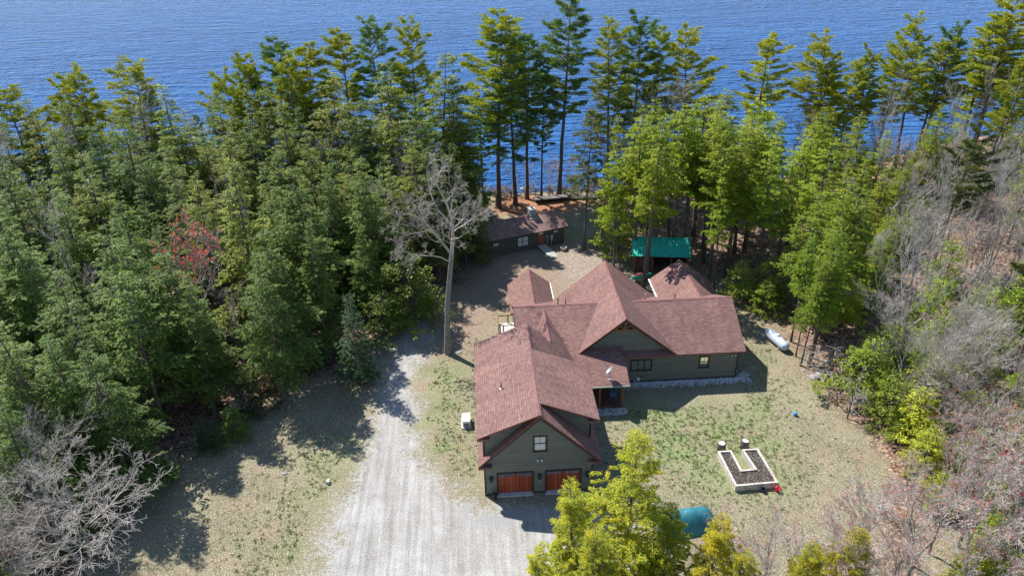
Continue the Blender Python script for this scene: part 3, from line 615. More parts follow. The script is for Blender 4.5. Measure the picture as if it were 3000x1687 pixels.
# dish
DISH = tag(empty('satellite_dish', (11.75, 56.6, pz(56.6))), 'grey satellite dish on a bent mast on the porch roof', 'satellite dish')
z0 = pz(56.6)
mb = MB(); mb.tube((11.75, 56.6, z0), (11.75, 56.6, z0+0.95), 0.035); mb.tube((11.75, 56.6, z0+0.5), (11.25, 56.2, pz(56.2)), 0.015); mb.tube((11.75, 56.6, z0+0.5), (12.05, 56.2, pz(56.2)), 0.015)
mb.box(11.6, 11.9, 56.5, 56.7, z0-0.02, z0+0.04); sub(mb, 'mast', 'galv', DISH)
mb = MB(); ax = np.array([-0.75, 0.25, 0.6]); mb.lathe([(0.02, -0.02), (0.3, 0.03), (0.46, 0.12), (0.46, 0.14), (0.3, 0.05), (0.02, 0.0)], (11.78, 56.6, z0+1.0), 20, ax=ax); sub(mb, 'reflector', 'galv', DISH, smooth=False)
mb = MB(); e = np.array([11.78, 56.6, z0+1.0])+ax/np.linalg.norm(ax)*0.5+np.array([-0.05, 0, -0.1]); mb.tube((11.7, 56.6, z0+0.85), e, 0.02); mb.lathe([(0.08, -0.06), (0.09, 0.08)], e, 10, ax=ax); sub(mb, 'receiver_arm', 'galv', DISH)
# porch chair
def chair(x, y, z, rz):
    t_ = tag(empty('porch_chair', (x, y, z)), 'turquoise round-backed chair on the entry porch floor', 'chair')
    c_, s_ = math.cos(rz), math.sin(rz)
    fr = lambda p: (x+p[0]*c_-p[1]*s_, y+p[0]*s_+p[1]*c_, z+p[2])
    mb = MB().box(-0.28, 0.28, -0.28, 0.28, 0.4, 0.45, fr=fr); sub(mb, 'seat', 'turq', t_)
    for a, b_ in ((-0.25, -0.25), (0.25, -0.25), (-0.25, 0.25), (0.25, 0.25)): sub(MB().tube(fr((a, b_, 0)), fr((a, b_, 0.4)), 0.03), 'leg', 'turq', t_)
    mb = MB(); pts = [(0.3*math.cos(t), 0.3+0.12*(0.3+math.sin(t)), 0.55+0.45*math.sin(t)) for t in np.linspace(-0.1, math.pi+0.1, 12)]
    for a, b_ in zip(pts, pts[1:]): mb.tube(fr(a), fr(b_), 0.03)
    for a in (-0.15, 0, 0.15): mb.tube(fr((a, 0.28, 0.45)), fr((a, 0.42, 0.95)), 0.018)
    sub(mb, 'backrest', 'turq', t_)
    for a in (-0.3, 0.3): sub(MB().box(a-0.03, a+0.03, -0.28, 0.32, 0.6, 0.64, fr=fr), 'armrest', 'turq', t_)
chair(12.35, 57.45, 0.222, -0.3)
t_ = tag(empty('porch_bench', (10.2, 58.6, 0.222)), 'dark red bench in the shade at the left of the entry porch', 'bench')
sub(MB().box(9.7, 10.9, 58.4, 58.85, 0.6, 0.66), 'seat', 'red', t_); sub(MB().box(9.7, 10.9, 58.88, 58.93, 0.67, 1.1), 'backrest', 'red', t_)
for a in (9.75, 10.85): sub(MB().box(a-0.04, a+0.04, 58.45, 58.8, 0.222, 0.598), 'leg', 'red', t_)
# metal can by garage corner
mb = MB().lathe([(0.16, 0), (0.19, 0.05), (0.2, 0.4), (0.15, 0.5), (0.15, 0.52), (0.11, 0.56)], (0.62, 45.55, 0.05), 14)
tag(mb.build('milk_can', 'black', smooth=True), 'dark milk can standing at the left corner of the garage front', 'milk can')

# ------------------------------------------------------------------ generator, tank, raised bed, etc.
t_ = tag(empty('generator', (-1.5, 55.1, 0)), 'white standby generator box on the grass beside the garage', 'generator')
sub(MB().box(-1.95, -1.05, 54.4, 55.9, 0.0, 0.1), 'pad', 'concrete', t_); sub(MB().box(-1.83, -1.17, 54.55, 55.75, 0.1, 0.62), 'cabinet', 'white', t_, bevel=0.04)
sub(MB().box(-1.87, -1.13, 54.5, 55.8, 0.63, 0.78), 'lid', 'white', t_, bevel=0.05)
mb = MB()
for i in range(5): mb.box(-1.75, -1.25, 54.52, 54.547, 0.18+i*0.08, 0.21+i*0.08)
sub(mb, 'vent_grille', 'black', t_)
a = np.array([30.45, 67.0, 0.62]); b_ = np.array([31.35, 63.6, 0.62]); d = (b_-a)/np.linalg.norm(b_-a); L = np.linalg.norm(b_-a)
t_ = tag(empty('propane_tank', (30.9, 65.3, 0)), 'long pale grey propane tank lying on gravel by the trees', 'propane tank')
rr = 0.5; prof = [(rr*math.sin(t), rr-rr*math.cos(t)) for t in np.linspace(0.05, math.pi/2, 7)]; prof = prof+[(r, L-z) for r, z in prof[::-1]]
sub(MB().lathe(prof, a, 24, ax=d), 'tank_body', 'tank', t_, smooth=True)
c_ = (a+b_)/2
for s in (0.2, 0.8):
    q = a+d*L*s; sub(MB().lathe([(0.03, 0.48), (0.035, 0.6), (0.05, 0.6), (0.05, 0.64)], q, 8), 'lifting_lug', 'galv', t_)
c_ = (a+b_)/2; sub(MB().lathe([(0.2, 0.4), (0.21, 0.58), (0.17, 0.66), (0.05, 0.68)], c_, 16), 'tank_dome', 'white', t_, smooth=True)
for s in (0.25, 0.75):
    q = a+d*L*s; sub(MB().box(q[0]-0.4, q[0]+0.4, q[1]-0.1, q[1]+0.1, 0, 0.25), 'leg', 'concrete', t_)
# U shaped raised bed
t_ = tag(empty('raised_bed', (21.5, 47, 0)), 'U-shaped raised garden bed of pale planks filled with dark soil', 'raised bed')
U = [(19.75, 49.0), (19.95, 44.8), (23.5, 44.95), (23.25, 49.05), (21.85, 49.05), (22.15, 46.65), (21.05, 46.6), (20.95, 49.0)]
h_ = 0.62
mb = MB(); Ui = []
cen = np.array(U)
for i in range(len(U)):
    p0 = np.array(U[i-1]); p1 = np.array(U[i]); p2 = np.array(U[(i+1) % len(U)])
    e1 = (p1-p0)/np.linalg.norm(p1-p0); e2 = (p2-p1)/np.linalg.norm(p2-p1); n1 = np.array([-e1[1], e1[0]]); n2 = np.array([-e2[1], e2[0]])
    bb = n1+n2; bb = bb/(bb@bb)*2; Ui.append(p1+bb*0.16)
for i in range(len(U)):
    j = (i+1) % len(U); o0, o1, i0, i1 = U[i], U[j], Ui[i], Ui[j]; e = 0.008*(i % 2)
    mb.face([(*o0, 0), (*o1, 0), (*o1, h_), (*o0, h_)]); mb.face([(*o0, h_), (*o1, h_), (*i1, h_), (*i0, h_)]); mb.face([(*i1, 0.3), (*i0, 0.3), (*i0, h_), (*i1, h_)])
sub(mb, 'plank_frame', 'planks', t_)
mb = MB(); mb.face([(*q, 0.5) for q in Ui]); sub(mb, 'soil', 'soil', t_)
def barrel(x, y, label, s=1.0, top='white', tilt=(0, 0, 1)):
    t_ = tag(empty('barrel', (x, y, 0)), label, 'barrel', 'wooden barrels at the raised bed' if top == 'pale' else None)
    Z = np.array(tilt, float); Z /= np.linalg.norm(Z)
    sub(MB().lathe([(0.28*s, 0.0), (0.34*s, 0.25*s), (0.36*s, 0.45*s), (0.34*s, 0.65*s), (0.3*s, 0.86*s), (0.27*s, 0.86*s), (0.27*s, 0.82*s)], (x, y, 0), 20, ax=Z), 'staves', 'barrel', t_)
    for zz, r in ((0.12, 0.325), (0.3, 0.36), (0.6, 0.36), (0.78, 0.325)): sub(MB().lathe([(r*s, (zz-0.03)*s), (r*s+0.008, (zz-0.03)*s), (r*s+0.008, (zz+0.03)*s), (r*s, (zz+0.03)*s)], (x, y, 0), 20, ax=Z), 'hoop', 'black', t_)
    sub(MB().lathe([(0.27*s, 0.83*s), (0.265*s, 0.845*s)], (x, y, 0), 20, ax=Z), 'barrel_head', 'white' if top == 'pale' else 'planks', t_)
barrel(20.3, 49.7, 'dark upright barrel with pale lid, at the left arm of the raised bed', 1.0, 'pale')
barrel(22.3, 49.8, 'tilted barrel with pale lid, at the right arm of the raised bed', 1.0, 'pale', (0.12, 0.05, 1))
t_ = tag(empty('bucket', (23.35, 44.6, 0)), 'bright red bucket by the near right corner of the raised bed', 'bucket')
sub(MB().lathe([(0.15, 0), (0.21, 0.4), (0.22, 0.42), (0.19, 0.42), (0.14, 0.2)], (23.35, 44.55, 0.02), 16), 'pail', 'red', t_)
mb = MB(); 
for a0, a1 in zip(np.linspace(0, math.pi, 9)[:-1], np.linspace(0, math.pi, 9)[1:]): mb.tube((23.35+0.21*math.cos(a0), 44.55, 0.42+0.15*math.sin(a0)), (23.35+0.21*math.cos(a1), 44.55, 0.42+0.15*math.sin(a1)), 0.012, n=5)
sub(mb, 'handle', 'galv', t_)
mb = MB().lathe([(0.16, 0), (0.2, 0.32), (0.16, 0.32), (0.13, 0.1)], (22.2, 44.6, 0.02), 14)
tag(mb.build('flower_pot', 'black'), 'small black pot in front of the raised bed', 'pot')
x, y, _ = PZ(2329, 1217); mb = MB().lathe([(0.02, 0), (0.16, 0.06), (0.2, 0.2), (0.16, 0.34), (0.02, 0.4)], (x, y, 0.0), 14); tag(mb.build('ball', 'bluep', smooth=True), 'small bright blue ball on the bare lawn edge', 'ball')
x, y, _ = PZ(962, 1415); mb = MB().box(x-0.12, x+0.12, y-0.15, y+0.2, 0, 0.3); tag(mb.build('concrete_block', 'concrete', bevel=0.01), 'small pale concrete block on the grass left of the driveway', 'block')
# teal tarp-covered thing behind the cedars
mb = MB(); n_ = 18; x0, y0 = 15.0, 41.6
for (i, j) in ((i, j) for i in range(n_) for j in range(n_)):
    def q(i, j):
        u, v = i/n_*2-1, j/n_*2-1; z = 1.45*(1-abs(v)**2.2)*(1-abs(u)**6*0.6)+0.09*math.sin(u*9+v*4)*(1-abs(v))+0.04*math.sin(u*23-v*11)*(1-abs(u)); a_ = 0.12
        X, Y = u*2.3, v*1.25; return (x0+X*math.cos(a_)-Y*math.sin(a_), y0+X*math.sin(a_)+Y*math.cos(a_), max(0.02, z))
    mb.face([q(i, j), q(i+1, j), q(i+1, j+1), q(i, j+1)])
tag(mb.build('tarp_cover', 'tarp', smooth=True), 'teal tarpaulin draped over equipment behind the yellow green cedars', 'tarpaulin')

# ------------------------------------------------------------------ cottage by the lake
def frame2(ox, oy, ang):
    c_, s_ = math.cos(ang), math.sin(ang); return lambda p: (ox+p[0]*c_-p[1]*s_, oy+p[0]*s_+p[1]*c_, p[2])
CW = frame2(11.8, 91.6, R(19)); CL = 11.6
COT = tag(empty('cottage', CW((0, 0, 0))), 'low dark cottage with brown shingle roof and stone chimney near the lake', 'cottage')
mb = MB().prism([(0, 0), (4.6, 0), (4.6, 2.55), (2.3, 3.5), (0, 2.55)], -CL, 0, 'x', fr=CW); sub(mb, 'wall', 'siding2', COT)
mb = MB()
mb.slab([CW((-CL-0.4, -0.5, 2.5)), CW((0.4, -0.5, 2.5)), CW((0.4, 2.3, 3.72)), CW((-CL-0.4, 2.3, 3.72))], 0.12); mb.slab([CW((-CL-0.4, 5.1, 2.5)), CW((0.4, 5.1, 2.5)), CW((0.4, 2.3, 3.72)), CW((-CL-0.4, 2.3, 3.72))], 0.12)
CR = sub(mb, 'roof', ['shingle2', 'trim'], COT)
mb = MB(); ridge(mb, CW((-CL-0.4, 2.3, 3.74)), CW((0.4, 2.3, 3.74)), drop=0.06); sub(mb, 'ridge_cap', 'cap', CR)
def rockwall(name, x0, x1, y0, y1, z0, z1, parent, fr):
    mb = MB().box(x0, x1, y0, y1, z0, z1, fr=fr); rs = random.Random(4)
    for _ in range(140):
        f_ = rs.randrange(4); z = rs.uniform(z0, z1-0.1)
        x = rs.uniform(x0, x1) if f_ < 2 else (x0 if f_ == 2 else x1); y = (y0 if f_ == 0 else y1) if f_ < 2 else rs.uniform(y0, y1); s = rs.uniform(0.05, 0.1)
        mb.lathe([(s*0.6, -s*0.7), (s, 0), (s*0.6, s*0.7)], fr((x, y, z)), 6)
    return sub(mb, name, 'stone', parent)
CHM = rockwall('chimney', -3.95, -3.15, 1.9, 2.8, 3.0, 4.55, COT, CW)
sub(MB().box(-4.02, -3.08, 1.83, 2.87, 4.55, 4.65, fr=CW).lathe([(0.14, 0), (0.14, 0.35), (0.2, 0.36), (0.05, 0.5)], CW((-3.55, 2.35, 4.65)), 10), 'chimney_cap', 'stone', CHM)
sub(MB().box(-4.1, -3.0, 1.55, 1.88, 3.42, 3.52, fr=CW), 'flashing', 'galv', CHM)
def cwin(x0, x1, z0, z1, n=1):
    fr = MB().box(x0-0.09, x1+0.09, -0.05, -0.005, z0-0.1, z1+0.09, fr=CW); f = sub(fr, 'window', 'trim', COT)
    mb = MB()
    for i in range(n):
        a = x0+(x1-x0)*i/n; b2 = x0+(x1-x0)*(i+1)/n-0.1*(n > 1)*(i < n-1)
        mb.box(a, b2, -0.07, -0.052, z0, (z0+z1)/2-0.03, fr=CW); mb.box(a, b2, -0.07, -0.052, (z0+z1)/2+0.03, z1, fr=CW)
    sub(mb, 'pane', 'winblind', f)
cwin(-6.6, -5.2, 0.75, 1.95, 2); cwin(-10.0, -9.3, 1.45, 1.85); cwin(-1.5, -0.9, 1.75, 2.0)
dr = sub(MB().box(-3.75, -2.95, -0.05, -0.004, 0.42, 2.42, fr=CW), 'front_door', 'reddoor', COT)
mb = MB()
for i in range(4): mb.box(-3.65+i*0.15, -3.54+i*0.15, -0.06, -0.052, 1.9, 2.2, fr=CW)
sub(mb, 'door_glass', 'winblind', dr); sub(MB().tube(CW((-3.05, -0.06, 1.4)), CW((-3.05, -0.12, 1.4)), 0.03), 'handle', 'galv', dr)
sub(MB().box(-4.05, -3.93, -0.12, -0.004, 1.95, 2.15, fr=CW), 'wall_lantern', 'black', COT)
sub(MB().box(-1.95, -1.65, -0.15, -0.004, 0.7, 1.5, fr=CW).tube(CW((-1.85, -0.1, 0)), CW((-1.85, -0.1, 0.7)), 0.03), 'electric_meter', 'galv', COT)
sub(MB().box(-2.45, -2.35, -0.06, -0.004, 1.35, 1.5, fr=CW).tube(CW((-2.4, -0.05, 0)), CW((-2.4, -0.05, 1.4)), 0.015), 'outlet_box', 'white', COT)
sub(MB().box(-1.5, -0.85, -0.04, -0.004, 2.12, 2.22, fr=CW).lathe([(0.08, 0), (0.1, 0.03), (0.04, 0.05)], CW((-1.2, -0.02, 2.27)), 8, ax=(0.3, -1, 0)), 'wall_ornament', 'pink', COT)
mb = MB(); rfr = frame2(*CW((-3.35, -0.1, 0))[:2], R(19+8))
for i in range(16): mb.face([rfr((-0.6, -i*0.2, 0.4-i*0.024)), rfr((0.6, -i*0.2, 0.4-i*0.024)), rfr((0.6, -i*0.2-0.185, 0.4-i*0.024-0.02)), rfr((-0.6, -i*0.2-0.185, 0.4-i*0.024-0.02))][::-1])
for s in (-0.6, 0.56): mb.box(s, s+0.04, -3.2, 0, -0.02, 0.03, fr=lambda p: rfr((p[0], p[1], p[2]+0.4+p[1]*0.12)))
M['ramp'] = simple('pale_green_grey_boards', (0.36, 0.39, 0.33), 0.8)
tag(mb.build('ramp', 'ramp'), 'pale plank ramp leading up to the cottage door', 'ramp')
x, y, _ = PZ(1651, 734); t_ = tag(empty('barrel_planter', (x, y, 0)), 'half-barrel planter on the bare ground in front of the cottage', 'planter')
sub(MB().lathe([(0.33, 0), (0.42, 0.5), (0.36, 0.5), (0.34, 0.4)], (x, y, 0), 18), 'staves', 'planks', t_); sub(MB().lathe([(0.36, 0.38), (0.3, 0.42)], (x, y, 0), 14), 'soil', 'soil', t_)
for zz in (0.12, 0.35): sub(MB().lathe([(0.33+zz*0.18, zz-0.02), (0.345+zz*0.18, zz-0.02), (0.345+zz*0.18, zz+0.02), (0.33+zz*0.18, zz+0.02)], (x, y, 0), 18), 'hoop', 'black', t_)
# ------------------------------------------------------------------ green roofed shed
SF = frame2(18.85, 81.75, R(-9.5)); SL = 7.0
SH = tag(empty('shed', SF((0, 0, 0))), 'open dark shed with green ribbed metal roof under tall hemlocks', 'shed')
mb = MB().prism([(0.7, 0), (0.82, 0), (0.82, 2.75), (0.7, 2.72)], 0.3, 2.6, 'x', fr=SF); mb.prism([(4.4, 0), (4.5, 0), (4.5, 2.7), (4.4, 2.7)], 0.3, SL-0.3, 'x', fr=SF)
mb.prism([(0.82, 0), (4.4, 0), (4.4, 2.68), (2.6, 3.7), (0.82, 2.68)], 0.3, 0.4, 'x', fr=SF); mb.prism([(0.82, 0), (4.4, 0), (4.4, 2.68), (2.6, 3.7), (0.82, 2.68)], SL-0.4, SL-0.3, 'x', fr=SF); sub(mb, 'wall', 'shedwall', SH)
mb = MB().slab([SF((0, 0, 2.62)), SF((SL, 0, 2.62)), SF((SL, 2.5, 4.0)), SF((0, 2.5, 4.0))], 0.07).slab([SF((0, 5, 2.62)), SF((SL, 5, 2.62)), SF((SL, 2.5, 4.0)), SF((0, 2.5, 4.0))], 0.07); RFS = sub(mb, 'roof', ['metalroof', 'trim'], SH)
sub(MB().prism([(2.3, 3.93), (2.5, 4.06), (2.7, 3.93), (2.5, 4.03)], 0, SL, 'x', fr=SF), 'ridge_cap', 'boatgreen', RFS)
for x in (0.4, 2.6, 4.8, 6.7): sub(MB().box(x-0.08, x+0.08, 0.5, 0.66, 0, 2.8, fr=SF), 'post', 'wood', SH)
# upturned rowboat on trestles
a = np.array(PZ(1850, 812, 0.8)); b_ = np.array(PZ(1909, 803, 0.8)); BL = np.linalg.norm((b_-a)[:2]); ang = math.atan2(b_[1]-a[1], b_[0]-a[0]); BF = frame2(a[0], a[1], ang)
BO = tag(empty('rowboat', (a[0], a[1], 0)), 'upturned green rowboat with faded red bottom resting on trestles', 'rowboat')
secs = []
for i in range(11):
    u = i/10; wv = 0.5*(1-max(0, (u-0.55)/0.45)**2.2)*(0.85+0.15*min(1, u*4)); hv = 0.42*(1-0.5*max(0, (u-0.7)/0.3)**2)
    secs.append([(u*2.7, -wv, 0), (u*2.7, -wv*0.92, hv*0.55), (u*2.7, -wv*0.6, hv), (u*2.7, wv*0.6, hv), (u*2.7, wv*0.92, hv*0.55), (u*2.7, wv, 0)])
m1 = MB(); m2 = MB()
for s0, s1 in zip(secs, secs[1:]):
    for k in range(5): (m2 if k == 2 and s1[0][0] < 2.2 else m1).face([BF((q[0], q[1], q[2]+0.65)) for q in (s0[k], s1[k], s1[k+1], s0[k+1])])
m1.face([BF((q[0], q[1], q[2]+0.65)) for q in secs[0]])
sub(m1, 'hull', 'boatgreen', BO); sub(m2, 'boat_bottom', 'pink', BO)
for nm, x in (('near the left end of', 0.5), ('near the right end of', 2.1)):
    mb = MB().box(x-0.05, x+0.05, -0.5, 0.5, 0.55, 0.64, fr=BF)
    for s in (-0.4, 0.4): mb.tube(BF((x-0.15, s, 0)), BF((x, s, 0.55)), 0.03, n=5); mb.tube(BF((x+0.15, s, 0)), BF((x, s, 0.55)), 0.03, n=5)
    tag(mb.build('trestle', 'greyplanks'), 'low wooden trestle %s the upturned rowboat' % nm, 'trestle', 'trestles under the rowboat')
# dock sections stacked by the shore
DKS = []
def dock(u, v, z, L, ang, label, wd=1.1):
    x, y, _ = PZ(u, v, z); f = frame2(x, y, R(ang)); t_ = tag(empty('dock_section', (x, y, z)), label, 'dock section', 'dock sections stacked at the shore')
    mb = MB()
    for i in range(int(L/0.16)): mb.box(i*0.16, i*0.16+0.14, 0, wd, z+0.14, z+0.17, fr=f)
    sub(mb, 'decking', 'greyplanks', t_)
    sub(MB().box(0, L, 0.02, 0.08, z, z+0.138, fr=f).box(0, L, wd-0.08, wd-0.02, z, z+0.138, fr=f), 'side_beam', 'greyplanks', t_)
dock(1568, 590, 0.0, 5.6, 7, 'lowest weathered dock section of the left stack at the shore')
dock(1566, 590, 0.2, 5.4, 8, 'second dock section from the ground in the left shore stack')
dock(1567, 588, 0.4, 5.7, 6, 'third dock section up in the left shore stack')
dock(1568, 589, 0.6, 5.0, 7, 'topmost dock section of the left stack at the shore')
dock(1655, 586, 0.0, 4.6, 3, 'lower weathered dock section lying right of the stack')
dock(1660, 584, 0.2, 4.4, -2, 'upper dock section lying right of the taller stack')

# ------------------------------------------------------------------ rocks
def rock(x, y, s, label, flat=0.6, seed=0):
    rs = np.random.RandomState(seed); mb = MB(); n = 9; rings = []
    for k, (r, z) in enumerate(((0.75, 0), (1, 0.35), (0.85, 0.75), (0.35, 1))): rings.append([(x+s*r*math.cos(6.283*i/n)*rs.uniform(0.8, 1.15), y+s*r*0.8*math.sin(6.283*i/n)*rs.uniform(0.8, 1.15), max(-0.4, z*s*flat*rs.uniform(0.85, 1.1)+float(gz(x, y))-0.02)) for i in range(n)])
    for a, b2 in zip(rings, rings[1:]):
        for i in range(n): mb.face([a[i], a[(i+1) % n], b2[(i+1) % n], b2[i]])
    mb.face(rings[-1]); tag(mb.build('rock', 'stone'), label, 'rock', 'rocks lying about the yard')
for i, (u, v, s, l) in enumerate(((2238, 989, 0.35, 'pale rock at the upper left end of the propane tank'), (2385, 1107, 0.55, 'flat pale rock at the forest edge below the tank'), (2400, 1096, 0.4, 'grey rock leaning on the flat one below the tank'), (2200, 870, 0.7, 'large mossy boulder behind the east end of the house'), (2185, 850, 0.5, 'boulder in the shade behind the east gable'), (2178, 1100, 0.6, 'flat stone at the east corner of the house'), (2352, 1086, 0.25, 'small pale stone beside the thin trunks'), (1345, 1033, 0.3, 'small stone at the foot of the tall dead tree'), (833, 1387, 0.2, 'tiny pale stone in the shaded left lawn'), (1534, 545, 0.6, 'dark boulder on the shoreline left of the dock stack'), (1556, 552, 0.4, 'smaller boulder on the shoreline beside the dark one'), (1890, 830, 0.3, 'pale stone right of the rowboat'))):
    x, y, _ = PZ(u, v); rock(x, y, s, l, seed=i)
# rounded stones along the walls: uncountable edging
rs = np.random.RandomState(8); mb = MB()
for _ in range(2300):
    k = rs.rand()
    if k < 0.72: x, y = rs.uniform(13.2, 26.2), 59.95-abs(rs.normal(0, 0.42))
    elif k < 0.9: x, y = rs.uniform(9.6, 13.3), rs.uniform(55.2, 56.2)
    else: x, y = rs.uniform(24.9, 25.4), rs.uniform(60, 68)
    if y < 58.7 and k < 0.72: continue
    s = rs.uniform(0.05, 0.1); z = 0.02+s*0.3; q = [(x+s, y, z), (x, y+s, z), (x-s, y, z), (x, y-s, z)]; tp = (x+rs.uniform(-.3, .3)*s, y+rs.uniform(-.3, .3)*s, z+s*0.8)
    for i in range(4): mb.face([q[i], q[(i+1) % 4], tp])
M['edging'] = simple('blue_grey_river_stones', (0.5, 0.5, 0.52), 0.8, var=0.5, scale=9)
tag(mb.build('stone_edging', 'edging'), 'strip of pale river stones along the house walls', 'stones', kind='stuff')

rs = np.random.RandomState(21); n_ = 26000
gx_ = rs.uniform(-26, 36, n_); gy_ = rs.uniform(36, 75, n_); mk_ = masks(gx_, gy_)
okk = (mk_[0] < 0.25) & (mk_[2] < 0.4) & (rs.rand(n_) < 0.25+mk_[1]) & ~((gx_ > -0.5) & (gx_ < 8.9) & (gy_ > 45.5) & (gy_ < 60)) & ~((gx_ > 3) & (gx_ < 25) & (gy_ > 56) & (gy_ < 75)) & ~((gx_ > 19.6) & (gx_ < 23.6) & (gy_ > 44.6) & (gy_ < 49.2)) & ~((gx_ > 13) & (gx_ < 26) & (gy_ > 58.5) & (gy_ < 60.2))
gx_ = gx_[okk]; gy_ = gy_[okk]; gm_ = mk_[1][okk]
def blades(name, X, Y, k, hgt, wd_, m_):
    n = len(X)*k; X = np.repeat(X, k)+rs.normal(0, 0.07, n); Y = np.repeat(Y, k)+rs.normal(0, 0.07, n); a_ = rs.uniform(0, 6.28, n); h_ = hgt*rs.uniform(0.5, 1.3, n); l_ = rs.uniform(0.2, 0.8, n)*h_
    w2_ = wd_*rs.uniform(0.6, 1.2, n); c_, s_ = np.cos(a_), np.sin(a_); z = np.full(n, 0.0)
    V = np.stack([np.stack([X-s_*w2_, Y+c_*w2_, z], 1), np.stack([X+s_*w2_, Y-c_*w2_, z], 1), np.stack([X+c_*l_+s_*w2_*0.3, Y+s_*l_-c_*w2_*0.3, h_], 1), np.stack([X+c_*l_-s_*w2_*0.3, Y+s_*l_+c_*w2_*0.3, h_], 1)], 1).reshape(-1, 3)
    o = bpy.data.objects.new(name, npmesh(name, V, np.arange(len(V)).reshape(-1, 4), [m_])); COL.objects.link(o); return o
M['blade'] = simple('green_grass_blades', (0.17, 0.24, 0.065), 0.6, var=0.4, scale=2.0); M['straw'] = simple('straw_grass_blades', (0.42, 0.37, 0.24), 0.8, var=0.3, scale=2.0)
gsel = rs.rand(len(gx_)) < np.clip(gm_*1.1, 0, 1)
tag(blades('grass_tufts', gx_[gsel], gy_[gsel], 14, 0.11, 0.022, 'blade'), 'small green grass tufts scattered over the straw coloured lawn', 'grass', kind='stuff')
tag(blades('dry_grass', gx_[~gsel], gy_[~gsel], 10, 0.08, 0.022, 'straw'), 'dry straw coloured grass tufts across the lawns', 'grass', kind='stuff')
lx_ = rs.uniform(-34, 44, 30000); ly_ = rs.uniform(34, 78, 30000); ml_ = masks(lx_, ly_); kk = (ml_[0] < 0.3) & (rs.rand(30000) < 0.10+0.9*ml_[2]) & ~((lx_ > -0.5) & (lx_ < 25) & (ly_ > 45.5) & (ly_ < 76))
lx_, ly_ = lx_[kk], ly_[kk]; n = len(lx_); aa = unit_ = rs.normal(0, 1, (n, 3)); aa[:, 2] *= 0.35; aa /= np.linalg.norm(aa, axis=1, keepdims=True); nn = np.cross(aa, rs.normal(0, 1, (n, 3))*[0.4, 0.4, 0.1]+[0, 0, 1]); nn /= np.linalg.norm(nn, axis=1, keepdims=True)
P_ = np.stack([lx_, ly_, np.full(n, 0.05)+np.array(gz(lx_, ly_))], 1); s_ = rs.uniform(0.05, 0.11, (n, 1)); V = np.stack([P_, P_+aa*s_*0.6+nn*s_*0.45, P_+aa*s_*1.3, P_+aa*s_*0.6-nn*s_*0.45], 1).reshape(-1, 3)
M['deadleaf'] = simple('dry_brown_leaves', (0.42, 0.26, 0.18), 0.8, var=0.5, scale=4)
o = bpy.data.objects.new('fallen_leaves', npmesh('fallen_leaves', V, np.arange(len(V)).reshape(-1, 4), ['deadleaf'])); COL.objects.link(o); tag(o, 'dry brown leaves scattered on the ground and wood edges', 'leaves', kind='stuff')
# ------------------------------------------------------------------ tree meshes
def unit(a): return a/np.maximum(1e-9, np.linalg.norm(a, axis=-1, keepdims=True))
def leaf_mesh(name, P, D, Nn, L, W, m_):
    Sd = unit(np.cross(D, Nn)); L = L[:, None]; W = W[:, None]
    V = np.stack([P, P+D*L*0.45+Sd*W*0.5, P+D*L, P+D*L*0.45-Sd*W*0.5], 1).reshape(-1, 3)
    return npmesh(name, V, np.arange(len(V)).reshape(-1, 4), [m_])
def tubes(name, segs, m_, nmin=3):
    # segs: list of (p0, p1, r0, r1)
    A = np.array([s[0] for s in segs], float); B = np.array([s[1] for s in segs], float); ra = np.array([s[2] for s in segs]); rb = np.array([s[3] for s in segs])
    Vs = []; Fs = []; off = 0
    for big in (0, 1):
        sel = (ra > 0.09) == bool(big)
        if not sel.any(): continue
        n = 8 if big else nmin
        a, b, r0, r1 = A[sel], B[sel], ra[sel], rb[sel]; d = unit(b-a); ref = np.where(np.abs(d[:, 2:3]) < 0.9, np.array([[0, 0, 1.0]]), np.array([[1.0, 0, 0]]))
        u = unit(np.cross(d, ref)); v = np.cross(d, u); t = np.arange(n)*2*np.pi/n
        ring = u[:, None, :]*np.cos(t)[None, :, None]+v[:, None, :]*np.sin(t)[None, :, None]
        VA = a[:, None, :]+ring*r0[:, None, None]; VB = b[:, None, :]+ring*r1[:, None, None]
        V = np.concatenate([VA, VB], 1); m = len(a); base = off+np.arange(m)[:, None]*2*n; i = np.arange(n)[None, :]; j = (i+1) % n
        Fs.append(np.stack([base+i, base+j, base+n+j, base+n+i], -1).reshape(-1, 4)); Vs.append(V.reshape(-1, 3)); off += m*2*n
    me = npmesh(name, np.concatenate(Vs), np.concatenate(Fs), [m_])
    return me
def trunk_segs(H, r, rs, lean=0.02, n=10, topr=0.03, flare=1.5):
    p = np.zeros(3); out = []; dx, dy = rs.normal(0, lean, 2)
    wob = rs.normal(0, 0.012*H/n, (n+1, 2))
    pts = [np.array([dx*H*(i/n)**1.3+(wob[i, 0] if i else 0), dy*H*(i/n)**1.3+(wob[i, 1] if i else 0), H*i/n-(0.3 if i == 0 else 0)]) for i in range(n+1)]
    rad = [max(topr, r*(1-i/n)**0.85) for i in range(n+1)]; rad[0] *= flare
    return [(pts[i], pts[i+1], rad[i], rad[i+1]) for i in range(n)], pts
